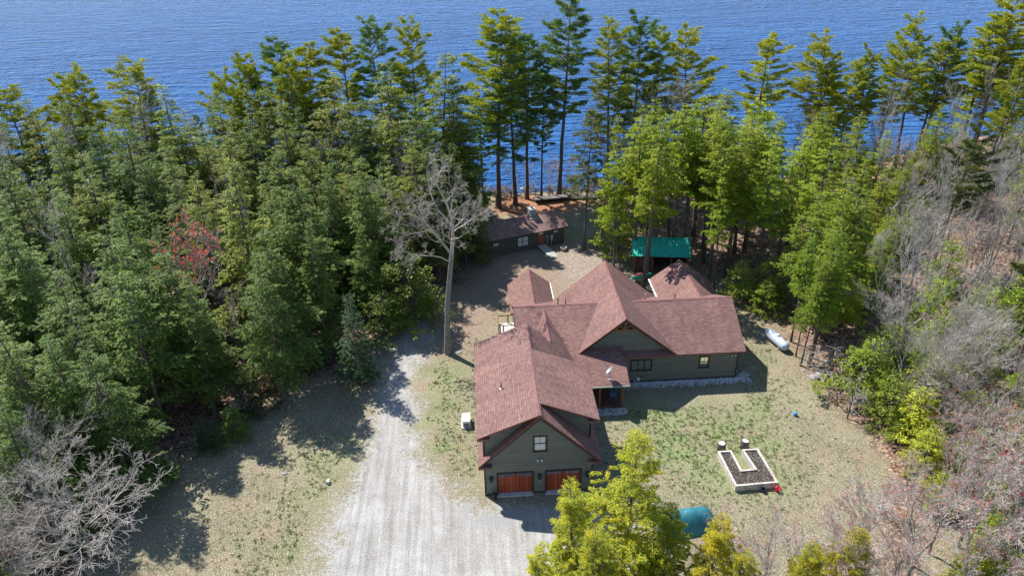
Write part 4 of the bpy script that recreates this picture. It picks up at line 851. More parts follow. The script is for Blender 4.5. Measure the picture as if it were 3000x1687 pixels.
def hemlock(name, seed, H=20, Rr=4.2, base=0.12, nb=150, nl=34000, leaf=(0.26, 0.1), prof=0.85, droop=0.22, up=0.1, m_='leaf', dead=True, clump=0.0, gap=0.34, jit=0.05, r=None):
    rs = np.random.RandomState(seed); r = r or H*0.0135
    ts, pts = trunk_segs(H, r, rs)
    px = np.array(pts)
    def axis(z): return np.stack([np.interp(z, px[:, 2], px[:, 0]), np.interp(z, px[:, 2], px[:, 1])], -1)
    t = np.sort(base+(1-base)*rs.rand(nb)**0.9); az = np.arange(nb)*2.399+rs.normal(0, 0.5, nb)
    w_ = (1-t)/(1-base); pr = np.minimum(1, (w_*1.02+0.03)**prof)*np.minimum(1, 0.65+(t-base)*4)
    L = Rr*pr*rs.uniform(0.6, 1.25, nb)*(1+0.16*np.sin(az+seed*1.3)+0.13*np.sin(t*17+seed+az*2)); z = t*H
    L = np.maximum(L, 0.35)
    elev = up+0.5*np.clip(t-0.6, 0, 1)+rs.normal(0, 0.09, nb)
    dirh = np.stack([np.cos(az), np.sin(az)], -1); start = np.concatenate([axis(z), z[:, None]], 1)
    def bp(i, s):
        l = L[i]*s; P = start[i].copy(); P[:, :2] += dirh[i]*(l*np.cos(elev[i]))[:, None]; P[:, 2] += l*np.sin(elev[i])-droop*L[i]*s**2*(0.6+0.4*np.sin(i*1.7)); return P
    segs = list(ts)
    for i in range(nb):
        ii = np.full(4, i); q = bp(ii, np.array([0, 0.35, 0.7, 1.0])); r0 = 0.011*L[i]+0.016
        for a in range(3): segs.append((q[a], q[a+1], r0*(1-a*0.3), r0*(1-(a+1)*0.3)))
    if dead:
        for _ in range(16):
            zz = rs.uniform(0.04, max(0.08, base))*H+rs.uniform(0, 1.5); a = rs.uniform(0, 6.28); l = rs.uniform(0.6, 2.2); c = np.array([*axis(zz), zz]); segs.append((c, c+np.array([math.cos(a)*l, math.sin(a)*l, rs.uniform(-0.5, 0.2)*l]), 0.02, 0.008))
    prob = L**1.55; prob /= prob.sum(); bi = rs.choice(nb, nl, p=prob)
    s = 0.12+0.9*rs.rand(nl)**0.75
    nlat = np.maximum(4, (L[bi]/0.42).astype(int)); sq = (np.round(s*nlat)+0.0)/nlat
    side = rs.choice([-1, 1], nl); latL = (0.42*L[bi]*(1-sq*0.72)+0.22)*(0.75+0.5*np.abs(np.sin(bi*7.1+sq*91)))
    uu = rs.rand(nl)**0.75*latL
    # whole side sprays are missing here and there, so gaps show through the crown
    hsh = np.modf(np.abs(np.sin(bi*12.9898+sq*78.233+side*37.7)*43758.5))[0]; kp = (hsh > gap) & (np.sin(az[bi]*3+t[bi]*23+seed) > -0.93)
    bi, sq, side, latL, uu, hsh = bi[kp], sq[kp], side[kp], latL[kp], uu[kp], hsh[kp]; nl = len(bi)
    P = bp(bi, sq); P[:, 2] += (hsh-0.6)*0.35; bd = np.concatenate([dirh[bi], np.zeros((nl, 1))], 1); per = np.stack([-bd[:, 1], bd[:, 0], bd[:, 2]], 1)*side[:, None]
    ld = unit(bd*0.75+per*1.0+np.array([0, 0, 0.06])*1.0)
    P = P+ld*uu[:, None]; P[:, 2] += -0.2*uu**1.4+rs.normal(0, jit*0.9, nl)+0.03
    P[:, :2] += rs.normal(0, jit, (nl, 2))
    if clump: P += 0
    D = unit(ld+per*rs.normal(0, 0.35, (nl, 1))+bd*rs.normal(0.1, 0.45, (nl, 1))+np.stack([np.zeros(nl), np.zeros(nl), rs.normal(-0.12, 0.3, nl)], 1))
    Nn = unit(np.array([0, 0, 1.0])+rs.normal(0, 0.42, (nl, 3)))
    LL = leaf[0]*rs.uniform(0.6, 1.35, nl); WW = leaf[1]*rs.uniform(0.7, 1.4, nl)
    # leader tip
    return tubes(name+'_trunk', segs, 'bark'), leaf_mesh(name+'_crown', P, D, Nn, LL, WW, m_)
def pine(name, seed, H=26, Rr=4.0, base=0.4, nw=15, leaf=(0.34, 0.075), tufts=620, per=34, lop=0.3):
    rs = np.random.RandomState(seed); ts, pts = trunk_segs(H, H*0.0125, rs, 0.03); px = np.array(pts)
    def axis(z): return np.stack([np.interp(z, px[:, 2], px[:, 0]), np.interp(z, px[:, 2], px[:, 1])], -1)
    zs = base+(1-base)*(np.arange(nw)/(nw-0.6))**0.92; B = []
    for k, t in enumerate(zs):
        n = rs.randint(4, 7); a0 = rs.uniform(0, 6.28)
        for j in range(n):
            w_ = (1-t)/(1-base); L = Rr*(0.3+0.75*math.sin(min(1, w_*1.25+0.05)*1.75)**1.0)*rs.uniform(0.45, 1.2)*(1+lop*math.cos(a0+j*6.28/n-seed))
            if w_ > 0.8: L *= rs.uniform(0.3, 1)
            B.append((t*H+rs.normal(0, 0.4), a0+j*6.283/n+rs.normal(0, 0.25), L, 0.08+0.6*(1-w_)**2.2+rs.normal(0, 0.1)))
    B.append((H*0.985, 0, 0.5, 1.3)); B = np.array(B); nb = len(B); segs = list(ts); C = []
    def bp(i, s): 
        z, a, L, e = B[i]; c = axis(np.array([z]))[0]; return np.array([c[0]+math.cos(a)*L*s*math.cos(e), c[1]+math.sin(a)*L*s*math.cos(e), z+L*s*math.sin(e)-0.1*L*s*(1-s)+0.10*L*s*s])
    for i in range(nb):
        L = B[i][2]; q = [bp(i, s) for s in (0, 0.4, 0.75, 1)]
        for a in range(3): segs.append((q[a], q[a+1], (0.016*L+0.02)*(1-a*0.28), (0.016*L+0.02)*(1-(a+1)*0.28)))
        nt_ = max(3, int(tufts*L/B[:, 2].sum())); a_ = B[i][1]
        for _ in range(nt_):
            s = 0.28+0.74*rs.rand()**0.8; sd = rs.choice([-1, 1]); off = sd*rs.rand()*0.36*L*(1.15-s); c = bp(i, min(1, s)); f = 0.55*abs(off)
            c = c+np.array([-math.sin(a_)*off+math.cos(a_)*f, math.cos(a_)*off+math.sin(a_)*f, 0.05+rs.normal(0, 0.06)]); C.append((*c, a_+sd*0.6*(abs(off) > 0.2)))
    C = np.array(C); n = len(C)*per; ci = np.repeat(np.arange(len(C)), per)
    out = np.stack([np.cos(C[ci, 3]), np.sin(C[ci, 3]), np.zeros(n)], 1)
    P = C[ci, :3]+out*rs.uniform(-0.34, 0.34, (n, 1))+rs.normal(0, 1, (n, 3))*np.array([0.15, 0.15, 0.05]); D = unit(out*rs.uniform(0.1, 1.3, (n, 1))+rs.normal(0, 1, (n, 3))*np.array([0.6, 0.6, 0.3])+np.array([0, 0, 0.4]))
    return tubes(name+'_trunk', segs, 'bark'), leaf_mesh(name+'_crown', P, D, unit(rs.normal(0, 1, (n, 3))), leaf[0]*rs.uniform(0.6, 1.2, n), leaf[1]*rs.uniform(0.8, 1.5, n), 'pine')
def bare(name, seed, H=14, r=0.17, fork=0.35, spread=0.5, lv=5, kids=(7, 6, 5, 4), upb=0.25, twig='twig', bk='greybark', buds=0, budsize=0.1, nstem=1, wander=0.16, minr=0.011, budcol=None):
    rs = np.random.RandomState(seed); T = []; C = []; tips = []
    def grow(p, d, L, r0, lev):
        n = 5 if lev < 2 else (4 if lev < 3 else 3); pts = [p]; ds = [d]; rad = [r0]
        for i in range(n):
            d = unit(d+rs.normal(0, wander*(1+0.35*lev), 3)+np.array([0, 0, upb*(0.25 if lev else 0.1)])); p = p+d*L/n; pts.append(p); ds.append(d); rad.append(max(minr, r0*(1-(i+1)/n*(0.75 if lev else 0.8))))
        for i in range(n): (T if lev == 0 else C).append((pts[i], pts[i+1], rad[i], rad[i+1]))
        if lev >= lv-1: tips.append(pts[-1]); tips.append(pts[-2]); return
        k = kids[min(lev, len(kids)-1)]
        for j in range(k):
            s = (fork if lev == 0 else 0.22)+(1-(fork if lev == 0 else 0.22))*(j+rs.rand())/k; q = s*n; i = min(n-1, int(q)); pp = pts[i]+(pts[i+1]-pts[i])*(q-i); dd = ds[i]
            ax_ = unit(rs.normal(0, 1, 3)); pe = unit(np.cross(dd, ax_)); sp = spread*rs.uniform(0.7, 1.4)
            nd = unit(dd*math.cos(sp)+pe*math.sin(sp)+np.array([0, 0, upb*0.5])); grow(pp, nd, L*(0.62 if lev == 0 else 0.58)*rs.uniform(0.6, 1.1)*(1.1-0.45*s), max(minr, (r0*(1-s*0.75))*0.6), lev+1)
    for k in range(nstem):
        d0 = unit(np.array([rs.normal(0, 0.08+0.12*(nstem > 1)), rs.normal(0, 0.08+0.12*(nstem > 1)), 1])); grow(np.array([0, 0, -0.2]), d0, H*0.72*(1 if k == 0 else rs.uniform(0.7, 1)), r*(1 if nstem == 1 else 0.75), 0)
    cc = np.array([c[1] for c in C]).mean(0); sh = -0.85*cc[:2]/cc[2]
    def shr(p): return np.array([p[0]+sh[0]*p[2], p[1]+sh[1]*p[2], p[2]])
    T = [(shr(a), shr(b), c, d) for a, b, c, d in T]; C = [(shr(a), shr(b), c, d) for a, b, c, d in C]; tips = [shr(p) for p in tips]
    tr = tubes(name+'_trunk', T, bk); cr = tubes(name+'_crown', C, twig); bd = None
    if buds:
        tp = np.array(tips); sel = rs.choice(len(tp), min(len(tp), int(len(tp)*buds)), replace=False); P = np.repeat(tp[sel], 3, 0)+rs.normal(0, budsize*0.4, (len(sel)*3, 3)); n = len(P)
        bd = leaf_mesh(name+'_buds', P, unit(rs.normal(0, 1, (n, 3))+[0, 0, .5]), unit(rs.normal(0, 1, (n, 3))), budsize*rs.uniform(0.6, 1.3, n), budsize*0.6*rs.uniform(0.6, 1.3, n), 'bud')
    return tr, cr, bd

KIND = {}
KIND['hem'] = [hemlock('hemlock%d' % i, 10+i, 20, [5.1, 4.3, 5.5, 4.6, 4.8, 4.2][i], [0.08, 0.14, 0.06, 0.1, 0.2, 0.05][i], [150, 130, 170, 125, 140, 160][i], 84000, leaf=(0.2, 0.085), up=[0.1, 0.2, 0.05, 0.15, 0.0, 0.1][i], prof=[0.9, 0.75, 1.05, 0.8, 0.7, 0.95][i], droop=[0.22, 0.1, 0.28, 0.2, 0.12, 0.2][i], jit=0.06) for i in range(6)]
KIND['hemhi'] = [hemlock('tall_hemlock%d' % i, 30+i, 20, [3.7, 3.4, 3.9][i], [0.38, 0.45, 0.33][i], 90, 60000, leaf=(0.2, 0.085), prof=0.7, droop=0.12, up=0.1, jit=0.06, gap=0.4) for i in range(3)]
KIND['pine'] = [pine('pine%d' % i, 50+i, 26, [4.9, 4.2, 4.6, 3.9, 5.2][i], [0.36, 0.45, 0.3, 0.5, 0.42][i], [16, 13, 17, 12, 13][i], per=46, tufts=[1150, 900, 1150, 800, 1000][i]) for i in range(5)]
KIND['cedar'] = [hemlock('cedar%d' % i, 70+i, 14, [3.8, 3.1][i], 0.06, 105, 120000, leaf=(0.12, 0.05), prof=0.75, droop=0.04, up=0.42, m_='cedar', dead=False, jit=0.07) for i in range(2)]
KIND['spruce'] = [hemlock('spruce0', 80, 10, 2.1, 0.03, 150, 20000, leaf=(0.16, 0.075), prof=0.95, droop=0.12, up=0.15, dead=False)]
KIND['young'] = [hemlock('young%d' % i, 85+i, 6, [2.1, 2.5][i], 0.03, 70, 12000, leaf=(0.19, 0.1), prof=0.6, droop=0.1, up=0.15, dead=False, jit=0.1) for i in range(2)]
KIND['bare'] = [bare('bare%d' % i, 100+i, 15, 0.16, [0.3, 0.4, 0.25, 0.35][i], [0.5, 0.42, 0.6, 0.45][i], 5, (7, 6, 4, 3), nstem=[1, 2, 1, 2][i], minr=0.012, upb=0.38) for i in range(4)]
KIND['redbare'] = [bare('redbare%d' % i, 120+i, 13, 0.13, 0.25, 0.42, 5, (8, 6, 4, 3), twig='redtwig', buds=0.06, budsize=0.11, nstem=[2, 1, 2][i], minr=0.012) for i in range(3)]
KIND['nred'] = [bare('nearred%d' % i, 160+i, 13, 0.15, 0.25, 0.42, 5, (8, 6, 5, 3), twig='redtwig', buds=0.09, budsize=0.1, nstem=[2, 1][i], minr=0.0105) for i in range(2)]
KIND['nbare'] = [bare('nearbare%d' % i, 170+i, 14, 0.18, 0.25, 0.5, 5, (11, 8, 6, 4), nstem=[2, 3][i], minr=0.0075) for i in range(2)]
KIND['maple'] = [bare('maple0', 131, 12, 0.12, 0.3, 0.36, 5, (8, 6, 4, 4), twig='twig', buds=0.2, budsize=0.13, nstem=1, upb=0.5, minr=0.014)]
KIND['bush'] = [bare('bush%d' % i, 140+i, 3, 0.03, 0.1, 0.5, 4, (7, 5, 4), nstem=7, minr=0.009, twig=['twig', 'redtwig'][i]) for i in range(2)]
KIND['snag'] = [bare('snag0', 150, 8, 0.13, 0.3, 1.15, 3, (26, 6, 3), upb=-0.12, twig='twig', bk='bark', minr=0.012)]
PART = {'nred': 'branches', 'nbare': 'branches', 'bare': 'branches', 'redbare': 'branches', 'maple': 'branches', 'bush': 'branches', 'snag': 'branches'}
BASEH = {'nred': 13, 'nbare': 14, 'hem': 20, 'hemhi': 20, 'pine': 26, 'cedar': 14, 'spruce': 10, 'young': 6, 'bare': 15, 'redbare': 13, 'maple': 12, 'bush': 3, 'snag': 8}
NAME = {'nred': 'bare_tree', 'nbare': 'bare_tree', 'hem': 'hemlock_tree', 'hemhi': 'hemlock_tree', 'pine': 'pine_tree', 'cedar': 'cedar_tree', 'spruce': 'spruce_tree', 'young': 'young_hemlock', 'bare': 'bare_tree', 'redbare': 'bare_tree', 'maple': 'maple_tree', 'bush': 'bare_shrub', 'snag': 'dead_tree'}
TREES = []
rng = random.Random(77)
def tree(kind, x, y, H, col=None, wide=1.0, var=None, rz=None, label=None, lean=(0, 0), info=None):
    v = KIND[kind]; k = var if var is not None else rng.randrange(len(v)); ms_ = v[k % len(v)]
    e = empty(NAME[kind], (x, y, float(gz(x, y)))); s = H/BASEH[kind]
    e.scale = (s*wide, s*wide, s); e.rotation_euler = (lean[0]+rng.gauss(0, 0.02), lean[1]+rng.gauss(0, 0.02), rz if rz is not None else rng.uniform(0, 6.28))
    for nm, me_ in zip(('trunk', PART.get(kind, 'crown'), 'buds'), ms_):
        if me_ is None: continue
        o = bpy.data.objects.new(nm, me_); COL.objects.link(o); o.parent = e
        if nm == 'crown': o.color = (*(col or (0.1, 0.13, 0.045)), 1)
        if nm == 'buds': o.color = (*(col or (0.5, 0.05, 0.06)), 1)
    TREES.append(dict(e=e, kind=kind, x=x, y=y, H=H, label=label)); return e
def top(kind, u, v, y, **k):
    p = PY(u*K, v*K, y); return tree(kind, float(p[0]), y, float(p[2]), **k)
def jc(c, a=0.14):
    j = rng.uniform(1-a, 1+a); return (c[0]*j*rng.uniform(0.94, 1.08), c[1]*j, c[2]*j*rng.uniform(0.85, 1.15))
OLIVE = (0.215, 0.265, 0.055); OLIVE_D = (0.11, 0.19, 0.045); YGREEN = (0.27, 0.345, 0.035); PINEC = (0.26, 0.31, 0.03); PINED = (0.11, 0.2, 0.06); CEDC = (0.33, 0.37, 0.03); BRIGHT = (0.22, 0.31, 0.04)

# individually recognisable trees, by where their tops stand
for u, v, y, w_, c in ((8, 232, 104, 1, PINEC), (163, 190, 105, 1, PINEC), (307, 175, 107, 1.1, PINEC), (572, 165, 106, 0.8, PINEC), (622, 170, 106, 0.7, PINEC), (695, 118, 107, 1.05, PINED), (748, 122, 106, 1, PINEC), (850, 92, 107, 1, PINEC), (960, 70, 107, 0.85, PINED), (1033, 75, 106, 0.85, PINEC),
        (1240, 48, 104, 1.1, PINEC), (1322, 108, 107, 0.85, PINED), (1412, 2, 107.4, 0.95, PINED), (1362, 190, 108, 0.75, PINED), (1545, 70, 108, 0.8, PINEC), (1608, 58, 109, 0.9, PINED), (1668, 72, 109, 0.7, PINEC), (1752, 85, 108, 0.85, PINEC), (1935, 102, 109, 0.95, PINEC), (2110, 103, 111, 1.0, PINEC), (2195, 135, 112, 0.75, PINEC),
        (2262, 115, 112, 0.85, PINEC), (2335, 62, 114, 0.8, PINEC), (2392, 74, 116, 0.85, PINED), (2556, -5, 118, 1.2, PINEC), (2500, 60, 120, 0.9, PINEC), (2575, 150, 100, 0.8, PINEC), (488, 300, 107, 0.6, PINED), (1205, 250, 108, 0.7, PINED)):
    top('pine', u, v, y, wide=w_*rng.uniform(0.95, 1.2), col=jc(c))
for u, v, y, w_ in ((75, 245, 98, 0.95), (130, 330, 92, 0.9), (405, 212, 97, 1.1), (205, 385, 80, 1.1), (290, 330, 93, 1), (345, 470, 78, 0.8), (575, 268, 95, 0.9), (620, 222, 98, 0.8), (655, 230, 96, 1.0), (700, 255, 92, 1.0), (572, 395, 70, 1.05), (815, 198, 95, 1.05), (762, 320, 84, 0.9), (965, 158, 95, 1.15), (1082, 138, 97, 1.1), (1130, 200, 96, 0.9), (1190, 290, 99, 0.8),
        (870, 380, 82, 1.0), (1050, 330, 86, 1.0), (985, 420, 80, 0.8), (45, 420, 82, 1.0), (40, 590, 62, 1.1), (150, 480, 74, 1.0), (290, 480, 72, 0.9), (240, 560, 62, 1.1), (400, 560, 70, 0.8), (480, 420, 84, 0.8), (640, 640, 60.5, 0.9), (770, 560, 68, 0.9), (700, 480, 78, 0.8), (120, 700, 55, 1.0), (300, 700, 56, 1.1), (450, 690, 58.5, 0.9), (20, 780, 50, 1.1), (200, 850, 49, 1.0), (1170, 520, 90, 0.75), (1120, 560, 84, 0.7), (900, 560, 74, 0.8)):
    top('hem', u, v, y, wide=w_, col=jc(OLIVE if v < 450 else (0.14, 0.22, 0.052)))
for u, v, y, w_ in ((1622, 295, 84, 1.05), (1562, 362, 82, 0.7), (1710, 285, 88, 1.1), (1782, 240, 92, 1.1), (1832, 228, 95, 1.0), (1890, 320, 86, 1.1), (1950, 262, 95, 1), (2030, 330, 88, 1.1), (2085, 300, 95, 1.0), (2000, 400, 82, 1.0), (2130, 420, 82, 1.0), (2180, 380, 90, 0.9), (1650, 400, 86, 0.9)):
    top('hemhi', u, v, y, wide=w_, col=jc(YGREEN, 0.2))
top('hemhi', 1480, 250, 89.3, wide=0.7, col=(0.14, 0.165, 0.05)); top('hemhi', 1520, 420, 88.5, wide=0.6, col=YGREEN)
for u, v, y, w_ in ((2060, 490, 70, 1.0), (2120, 545, 67, 1.0), (2010, 560, 72, 0.8), (2180, 470, 75, 1.0), (2230, 560, 68, 0.8), (2090, 640, 61.5, 0.75), (2040, 700, 63, 0.6)): top('hem' if u > 2100 else 'hemhi', u, v, y, wide=w_, col=jc(BRIGHT))
# trunks standing round the shed and the boat
for x, y, H, w_ in ((19.6, 78.4, 21, 0.85), (20.5, 80.1, 17, 0.6), (24.5, 84.6, 20, 0.9), (26.2, 85.0, 18, 0.8), (27.7, 79.3, 20, 0.9), (27.7, 76.9, 15, 0.6), (28.6, 84.3, 19, 0.9), (18.3, 87.2, 18, 0.8), (30.2, 80.5, 19, 0.9), (31.5, 84, 19, 1), (33.0, 77.5, 18, 0.9), (34.5, 86.4, 20, 1.0), (29.5, 88, 19, 1), (22.5, 90, 19, 0.9)):
    tree('hemhi', x, y, H, col=jc(YGREEN, 0.2), wide=w_, var=rng.choice((0, 1)))
for x, y, H in ((17.9, 88.3, 7.5), (33, 73.5, 6), (31.5, 71.5, 4), (30, 74.5, 5)): tree('young', x, y, H, col=jc(BRIGHT))
top('spruce', 880, 738, 62.0, col=(0.04, 0.1, 0.04), label='slim dark green spruce standing alone at the driveway edge')
tree('young', -7.6, 72.5, 8.5, col=(0.15, 0.21, 0.035), wide=1.25, var=1, label='bright green young hemlock behind the tall dead tree')
tree('young', -10.0, 70.5, 5.5, col=(0.12, 0.18, 0.04), label='smaller bright green hemlock left of the driveway head')
tree('young', -21.9, 54.6, 3.6, col=(0.13, 0.21, 0.045), wide=1.0, label='small bright bushy hemlock at the left lawn edge')
tree('young', -23.8, 53.2, 3.4, col=(0.05, 0.1, 0.045), wide=1.0, label='small dark bushy hemlock at the left lawn edge')
# cedars in front
top('cedar', 1590, 1100, 36.5, wide=1.18, var=0, col=CEDC, label='tall yellow green cedar in front of the garage corner')
top('cedar', 1450, 1232, 34.5, wide=1.0, var=1, col=CEDC, label='shorter yellow green cedar left of the tall one by the garage')
top('cedar', 1500, 1345, 32.0, wide=1.1, var=0, col=jc(CEDC), label='low yellow green cedar below the tall cedar')
top('cedar', 1690, 1275, 35.0, wide=1.1, var=1, col=(0.24, 0.3, 0.03), label='darker green cedar right of the tall cedar')
top('cedar', 1345, 1385, 31.0, wide=0.9, var=1, col=jc(CEDC), label='leftmost yellow green cedar reaching over the gravel at the bottom')
top('cedar', 1795, 1300, 32.5, wide=1.05, var=1, col=(0.36, 0.34, 0.02), label='golden cedar below the teal tarpaulin')
top('cedar', 1875, 1390, 31.0, wide=1.1, var=0, col=(0.3, 0.3, 0.025), label='golden cedar at the bottom edge right of the tarpaulin')
top('cedar', 2150, 1330, 33.0, wide=1.25, var=0, col=(0.3, 0.3, 0.025), label='golden cedar at the bottom edge below the raised bed')
top('cedar', 2055, 1372, 32.0, wide=1.1, var=1, col=(0.28, 0.29, 0.025), label='golden cedar left of its twin at the bottom right')
# the tall dead tree
def dead_oak():
    rs = np.random.RandomState(5); pts = [np.array([-3.3+q[0]+3.3, q[1], q[2]]) for q in ((0, 0, -.2), (0.15, 0, 3), (0.35, 0.05, 6), (0.75, 0.1, 9), (1.1, 0.1, 11.4))]
    rad = [0.46, 0.29, 0.26, 0.24, 0.22]; T = [(pts[i], pts[i+1], rad[i], rad[i+1]) for i in range(4)]; C = []
    def grow(p, d, L, r0, lev, upb):
        n = 6 if lev < 2 else (4 if lev < 4 else 3); P = [p]; Ds = [d]; rr = [r0]
        for i in range(n):
            d = unit(d+rs.normal(0, 0.2+0.06*lev, 3)+np.array([0, 0, upb])); p = p+d*L/n; P.append(p); Ds.append(d); rr.append(max(0.009, r0*(1-(i+1)/n*0.75)))
        for i in range(n): C.append((P[i], P[i+1], rr[i], rr[i+1]))
        if lev >= 4: return
        for j in range((6, 5, 5, 3)[lev]):
            s_ = 0.2+0.8*(j+rs.rand())/(6, 5, 5, 3)[lev]; q = s_*n; i = min(n-1, int(q)); pe = unit(np.cross(Ds[i], unit(rs.normal(0, 1, 3)))); sp = rs.uniform(0.5, 1.1)
            grow(P[i]+(P[i+1]-P[i])*(q-i), unit(Ds[i]*math.cos(sp)+pe*math.sin(sp)), L*0.6*rs.uniform(0.6, 1.1)*(1.15-0.5*s_), max(0.009, rr[i]*0.5), lev+1, 0.04)
    for base, d, L, r_ in ((pts[4], (0.12, 0.1, 1), 8.5, 0.19), (pts[4], (-0.5, -0.1, 0.85), 8.0, 0.14), (pts[4]+[0.1, 0, 2.2], (0.75, 0.1, 0.55), 4.6, 0.07), (pts[3]+[0.1, 0, 1.6], (-1, 0.1, 0.35), 5.5, 0.08), (pts[4]+[0.2, 0, 3.5], (-0.9, 0, 0.5), 4.5, 0.06), (pts[4]+[0.1, 0, 1.2], (-0.3, -0.8, 0.7), 6.0, 0.12), (pts[4]+[0.2, 0, 3.0], (-0.7, 0.5, 0.6), 6.0, 0.12)):
        grow(np.array(base, float), unit(np.array(d, float)), L, r_, 0, 0.05)
    return tubes('dead_trunk', T, 'greybark'), tubes('dead_crown', C, 'twig'), None
dt = dead_oak(); KIND['dead'] = [dt]; BASEH['dead'] = 21.0; NAME['dead'] = 'dead_tree'; PART['dead'] = 'branches'
tree('dead', -3.3, 66.8, 21.0, rz=0.0, label='tall dead bare tree with pale trunk beside the driveway')
top('maple', 400, 405, 66, wide=0.85, rz=0.6, col=(0.65, 0.13, 0.13), label='maple with red budding crown among the left hemlocks')
# near bare trees
tree('nbare', -29.0, 40.5, 13.5, var=0, label='pale bare tree filling the bottom left corner', wide=1.6)
tree('nbare', -32.5, 38.5, 12, var=2, label='second bare tree in the bottom left corner, lower and nearer')
tree('nbare', -36, 44, 14, var=1, label='bare tree at the left frame edge behind the corner one')
tree('nred', 24.0, 34.0, 11.5, var=0, wide=1.25, label='slender bare tree with red buds below the raised bed')
tree('nred', 18.6, 35.0, 9.5, var=1, wide=1.1, label='red budded sapling in front of the teal tarpaulin')
tree('nred', 21.0, 35.5, 7.0, var=2, wide=1.0, label='red budded sapling overlapping the near planks of the raised bed')
tree('nred', 29.0, 35.0, 11.5, var=1, wide=1.25, label='thin bare red tipped tree right of the raised bed')
tree('nred', 35.0, 33.0, 16.5, var=0, wide=1.15, label='big forked bare tree with red buds at the bottom right')
tree('nred', 39.0, 35.0, 14, var=1, wide=1.2, label='bare red tipped tree near the bottom right corner')
tree('nred', 42.0, 40.0, 13, var=2, wide=1.1, label='bare red tipped tree at the right frame edge')
tree('bare', 40.6, 61.0, 19, var=0, wide=0.8, label='pale bare tree, left of the twin trunks at the right forest edge')
tree('bare', 42.0, 61.5, 20, var=2, wide=0.85, label='pale bare tree, right of the twin trunks at the right forest edge')
tree('nbare', 38.1, 53.3, 13.5, var=3, wide=1.0, label='leaning grey bare tree right of the leafy lawn edge')
tree('nbare', 42.0, 52.0, 15, var=2, wide=1.0, label='grey bare tree near the right frame edge, middle height')
tree('nbare', 44.6, 51.3, 14, var=1, wide=1.0, label='thin grey bare tree nearest the right frame edge')
tree('snag', 33.2, 58.5, 6.5, wide=1.3, label='dead snag with drooping grey branches at the right forest edge')
tree('snag', 32.9, 53.0, 7.0, wide=0.7, label='broken dead trunk standing in brown leaves by the lawn')
for x, y, H in ((32.6, 65.7, 13), (31.95, 61.4, 12), (32.7, 61.2, 15), (33.6, 62.6, 13)): tree('hemhi', x, y, H, wide=0.62, var=1, col=jc(BRIGHT))
for x, y, H, w_ in ((35.5, 55.5, 6.5, 1.1), (37.5, 57.5, 7, 1.1), (36.0, 52.0, 5.5, 1), (40, 56, 6, 1), (43, 58, 7, 1.1), (46, 56, 7, 1), (41, 48.5, 5.5, 1.1), (45, 47, 6, 1.1), (48, 51, 7, 1.1), (39, 44.5, 5, 1), (43.5, 42.5, 5.5, 1.1), (38, 40, 4.5, 1.1), (40.5, 37.5, 5, 1.1), (36, 37, 4, 1)): tree('young', x, y, H, wide=w_, col=jc(BRIGHT, 0.2))

for x, y, H, v_ in ((26.5, 32.5, 8.5, 0), (32.0, 37.5, 8.0, 1), (31.5, 31.5, 10, 2), (38.5, 43.5, 11, 0), (36.0, 40.5, 10, 2), (41.5, 45.5, 11, 1), (45, 43, 12, 0), (39.5, 47.5, 9, 2), (44.5, 48, 10, 1), (33.5, 43.5, 5, 0), (30.5, 41.5, 4.5, 2)):
    tree('nred', x, y, H, wide=1.15, var=v_)
for x, y, H, w_ in ((-1.2, 86.5, 13, 0.9), (0.8, 86.9, 9.5, 0.8), (-1.8, 91.5, 14, 0.9), (-4.5, 84, 16, 1)): tree('hem', x, y, H, wide=w_, col=jc((0.15, 0.2, 0.06)))
for x, y, H, w_ in ((35, 41.5, 3.5, 1.1), (34, 35, 4, 1.1), (38.5, 34.5, 4.5, 1.2), (30.5, 33, 3.5, 1), (37, 49.5, 5.5, 1.2), (40, 52.5, 6.5, 1.2), (43.5, 53.5, 7, 1.2), (47, 48, 6, 1.2), (36.2, 46, 4.5, 1.1), (42.5, 45, 5, 1.1)): tree('young', x, y, H, wide=w_, col=jc((0.3, 0.36, 0.05), 0.25))
for x, y, H, w_ in ((-33.5, 44.5, 13, 1), (-31.5, 49.5, 15, 1.05), (-38, 42, 14, 1.1), (-36, 37.5, 11, 1), (-31.8, 36.2, 8, 0.9), (-40, 35, 12, 1), (-30.5, 43.5, 9, 0.9)): tree('hem', x, y, H, wide=w_, col=jc(OLIVE_D))
for u, v, y in ((440, 300, 95), (500, 320, 93), (530, 262, 101), (350, 258, 102), (250, 292, 98), (480, 270, 103), (1150, 250, 101), (60, 300, 101), (745, 230, 101), (880, 250, 100)): top('hem', u, v, y, wide=1.05, col=jc(OLIVE))
for u, v, y in ((2230, 330, 100), (2150, 300, 99), (2300, 400, 92), (2230, 420, 86), (2190, 480, 80), (2250, 520, 76), (2140, 590, 66)): top('hem', u, v, y, wide=0.95, col=jc(YGREEN, 0.2))
for u, v, y in ((2290, 480, 66), (2380, 500, 68), (2450, 380, 84), (2400, 300, 95), (2520, 300, 92), (2480, 520, 66), (2530, 620, 58), (2440, 650, 57), (2340, 420, 78)): top('bare', u, v, y, wide=0.8)
for x, y, H, v_ in ((27.5, 34.5, 10, 1), (25.2, 37.0, 8, 0), (30.0, 36.8, 10.5, 1), (33.2, 34.5, 13, 0), (34.5, 38.0, 12, 1), (37.5, 37.5, 14, 0), (40.5, 41.5, 13.5, 1), (36.5, 43.5, 10, 0), (38.5, 32.0, 15, 1), (43, 37, 15, 0), (47, 46, 13, 1), (22.3, 33.2, 9.5, 1), (16.8, 33.4, 8.5, 0), (15.6, 36.5, 8.0, 1)): tree('nred', x, y, H, wide=1.05, var=v_)
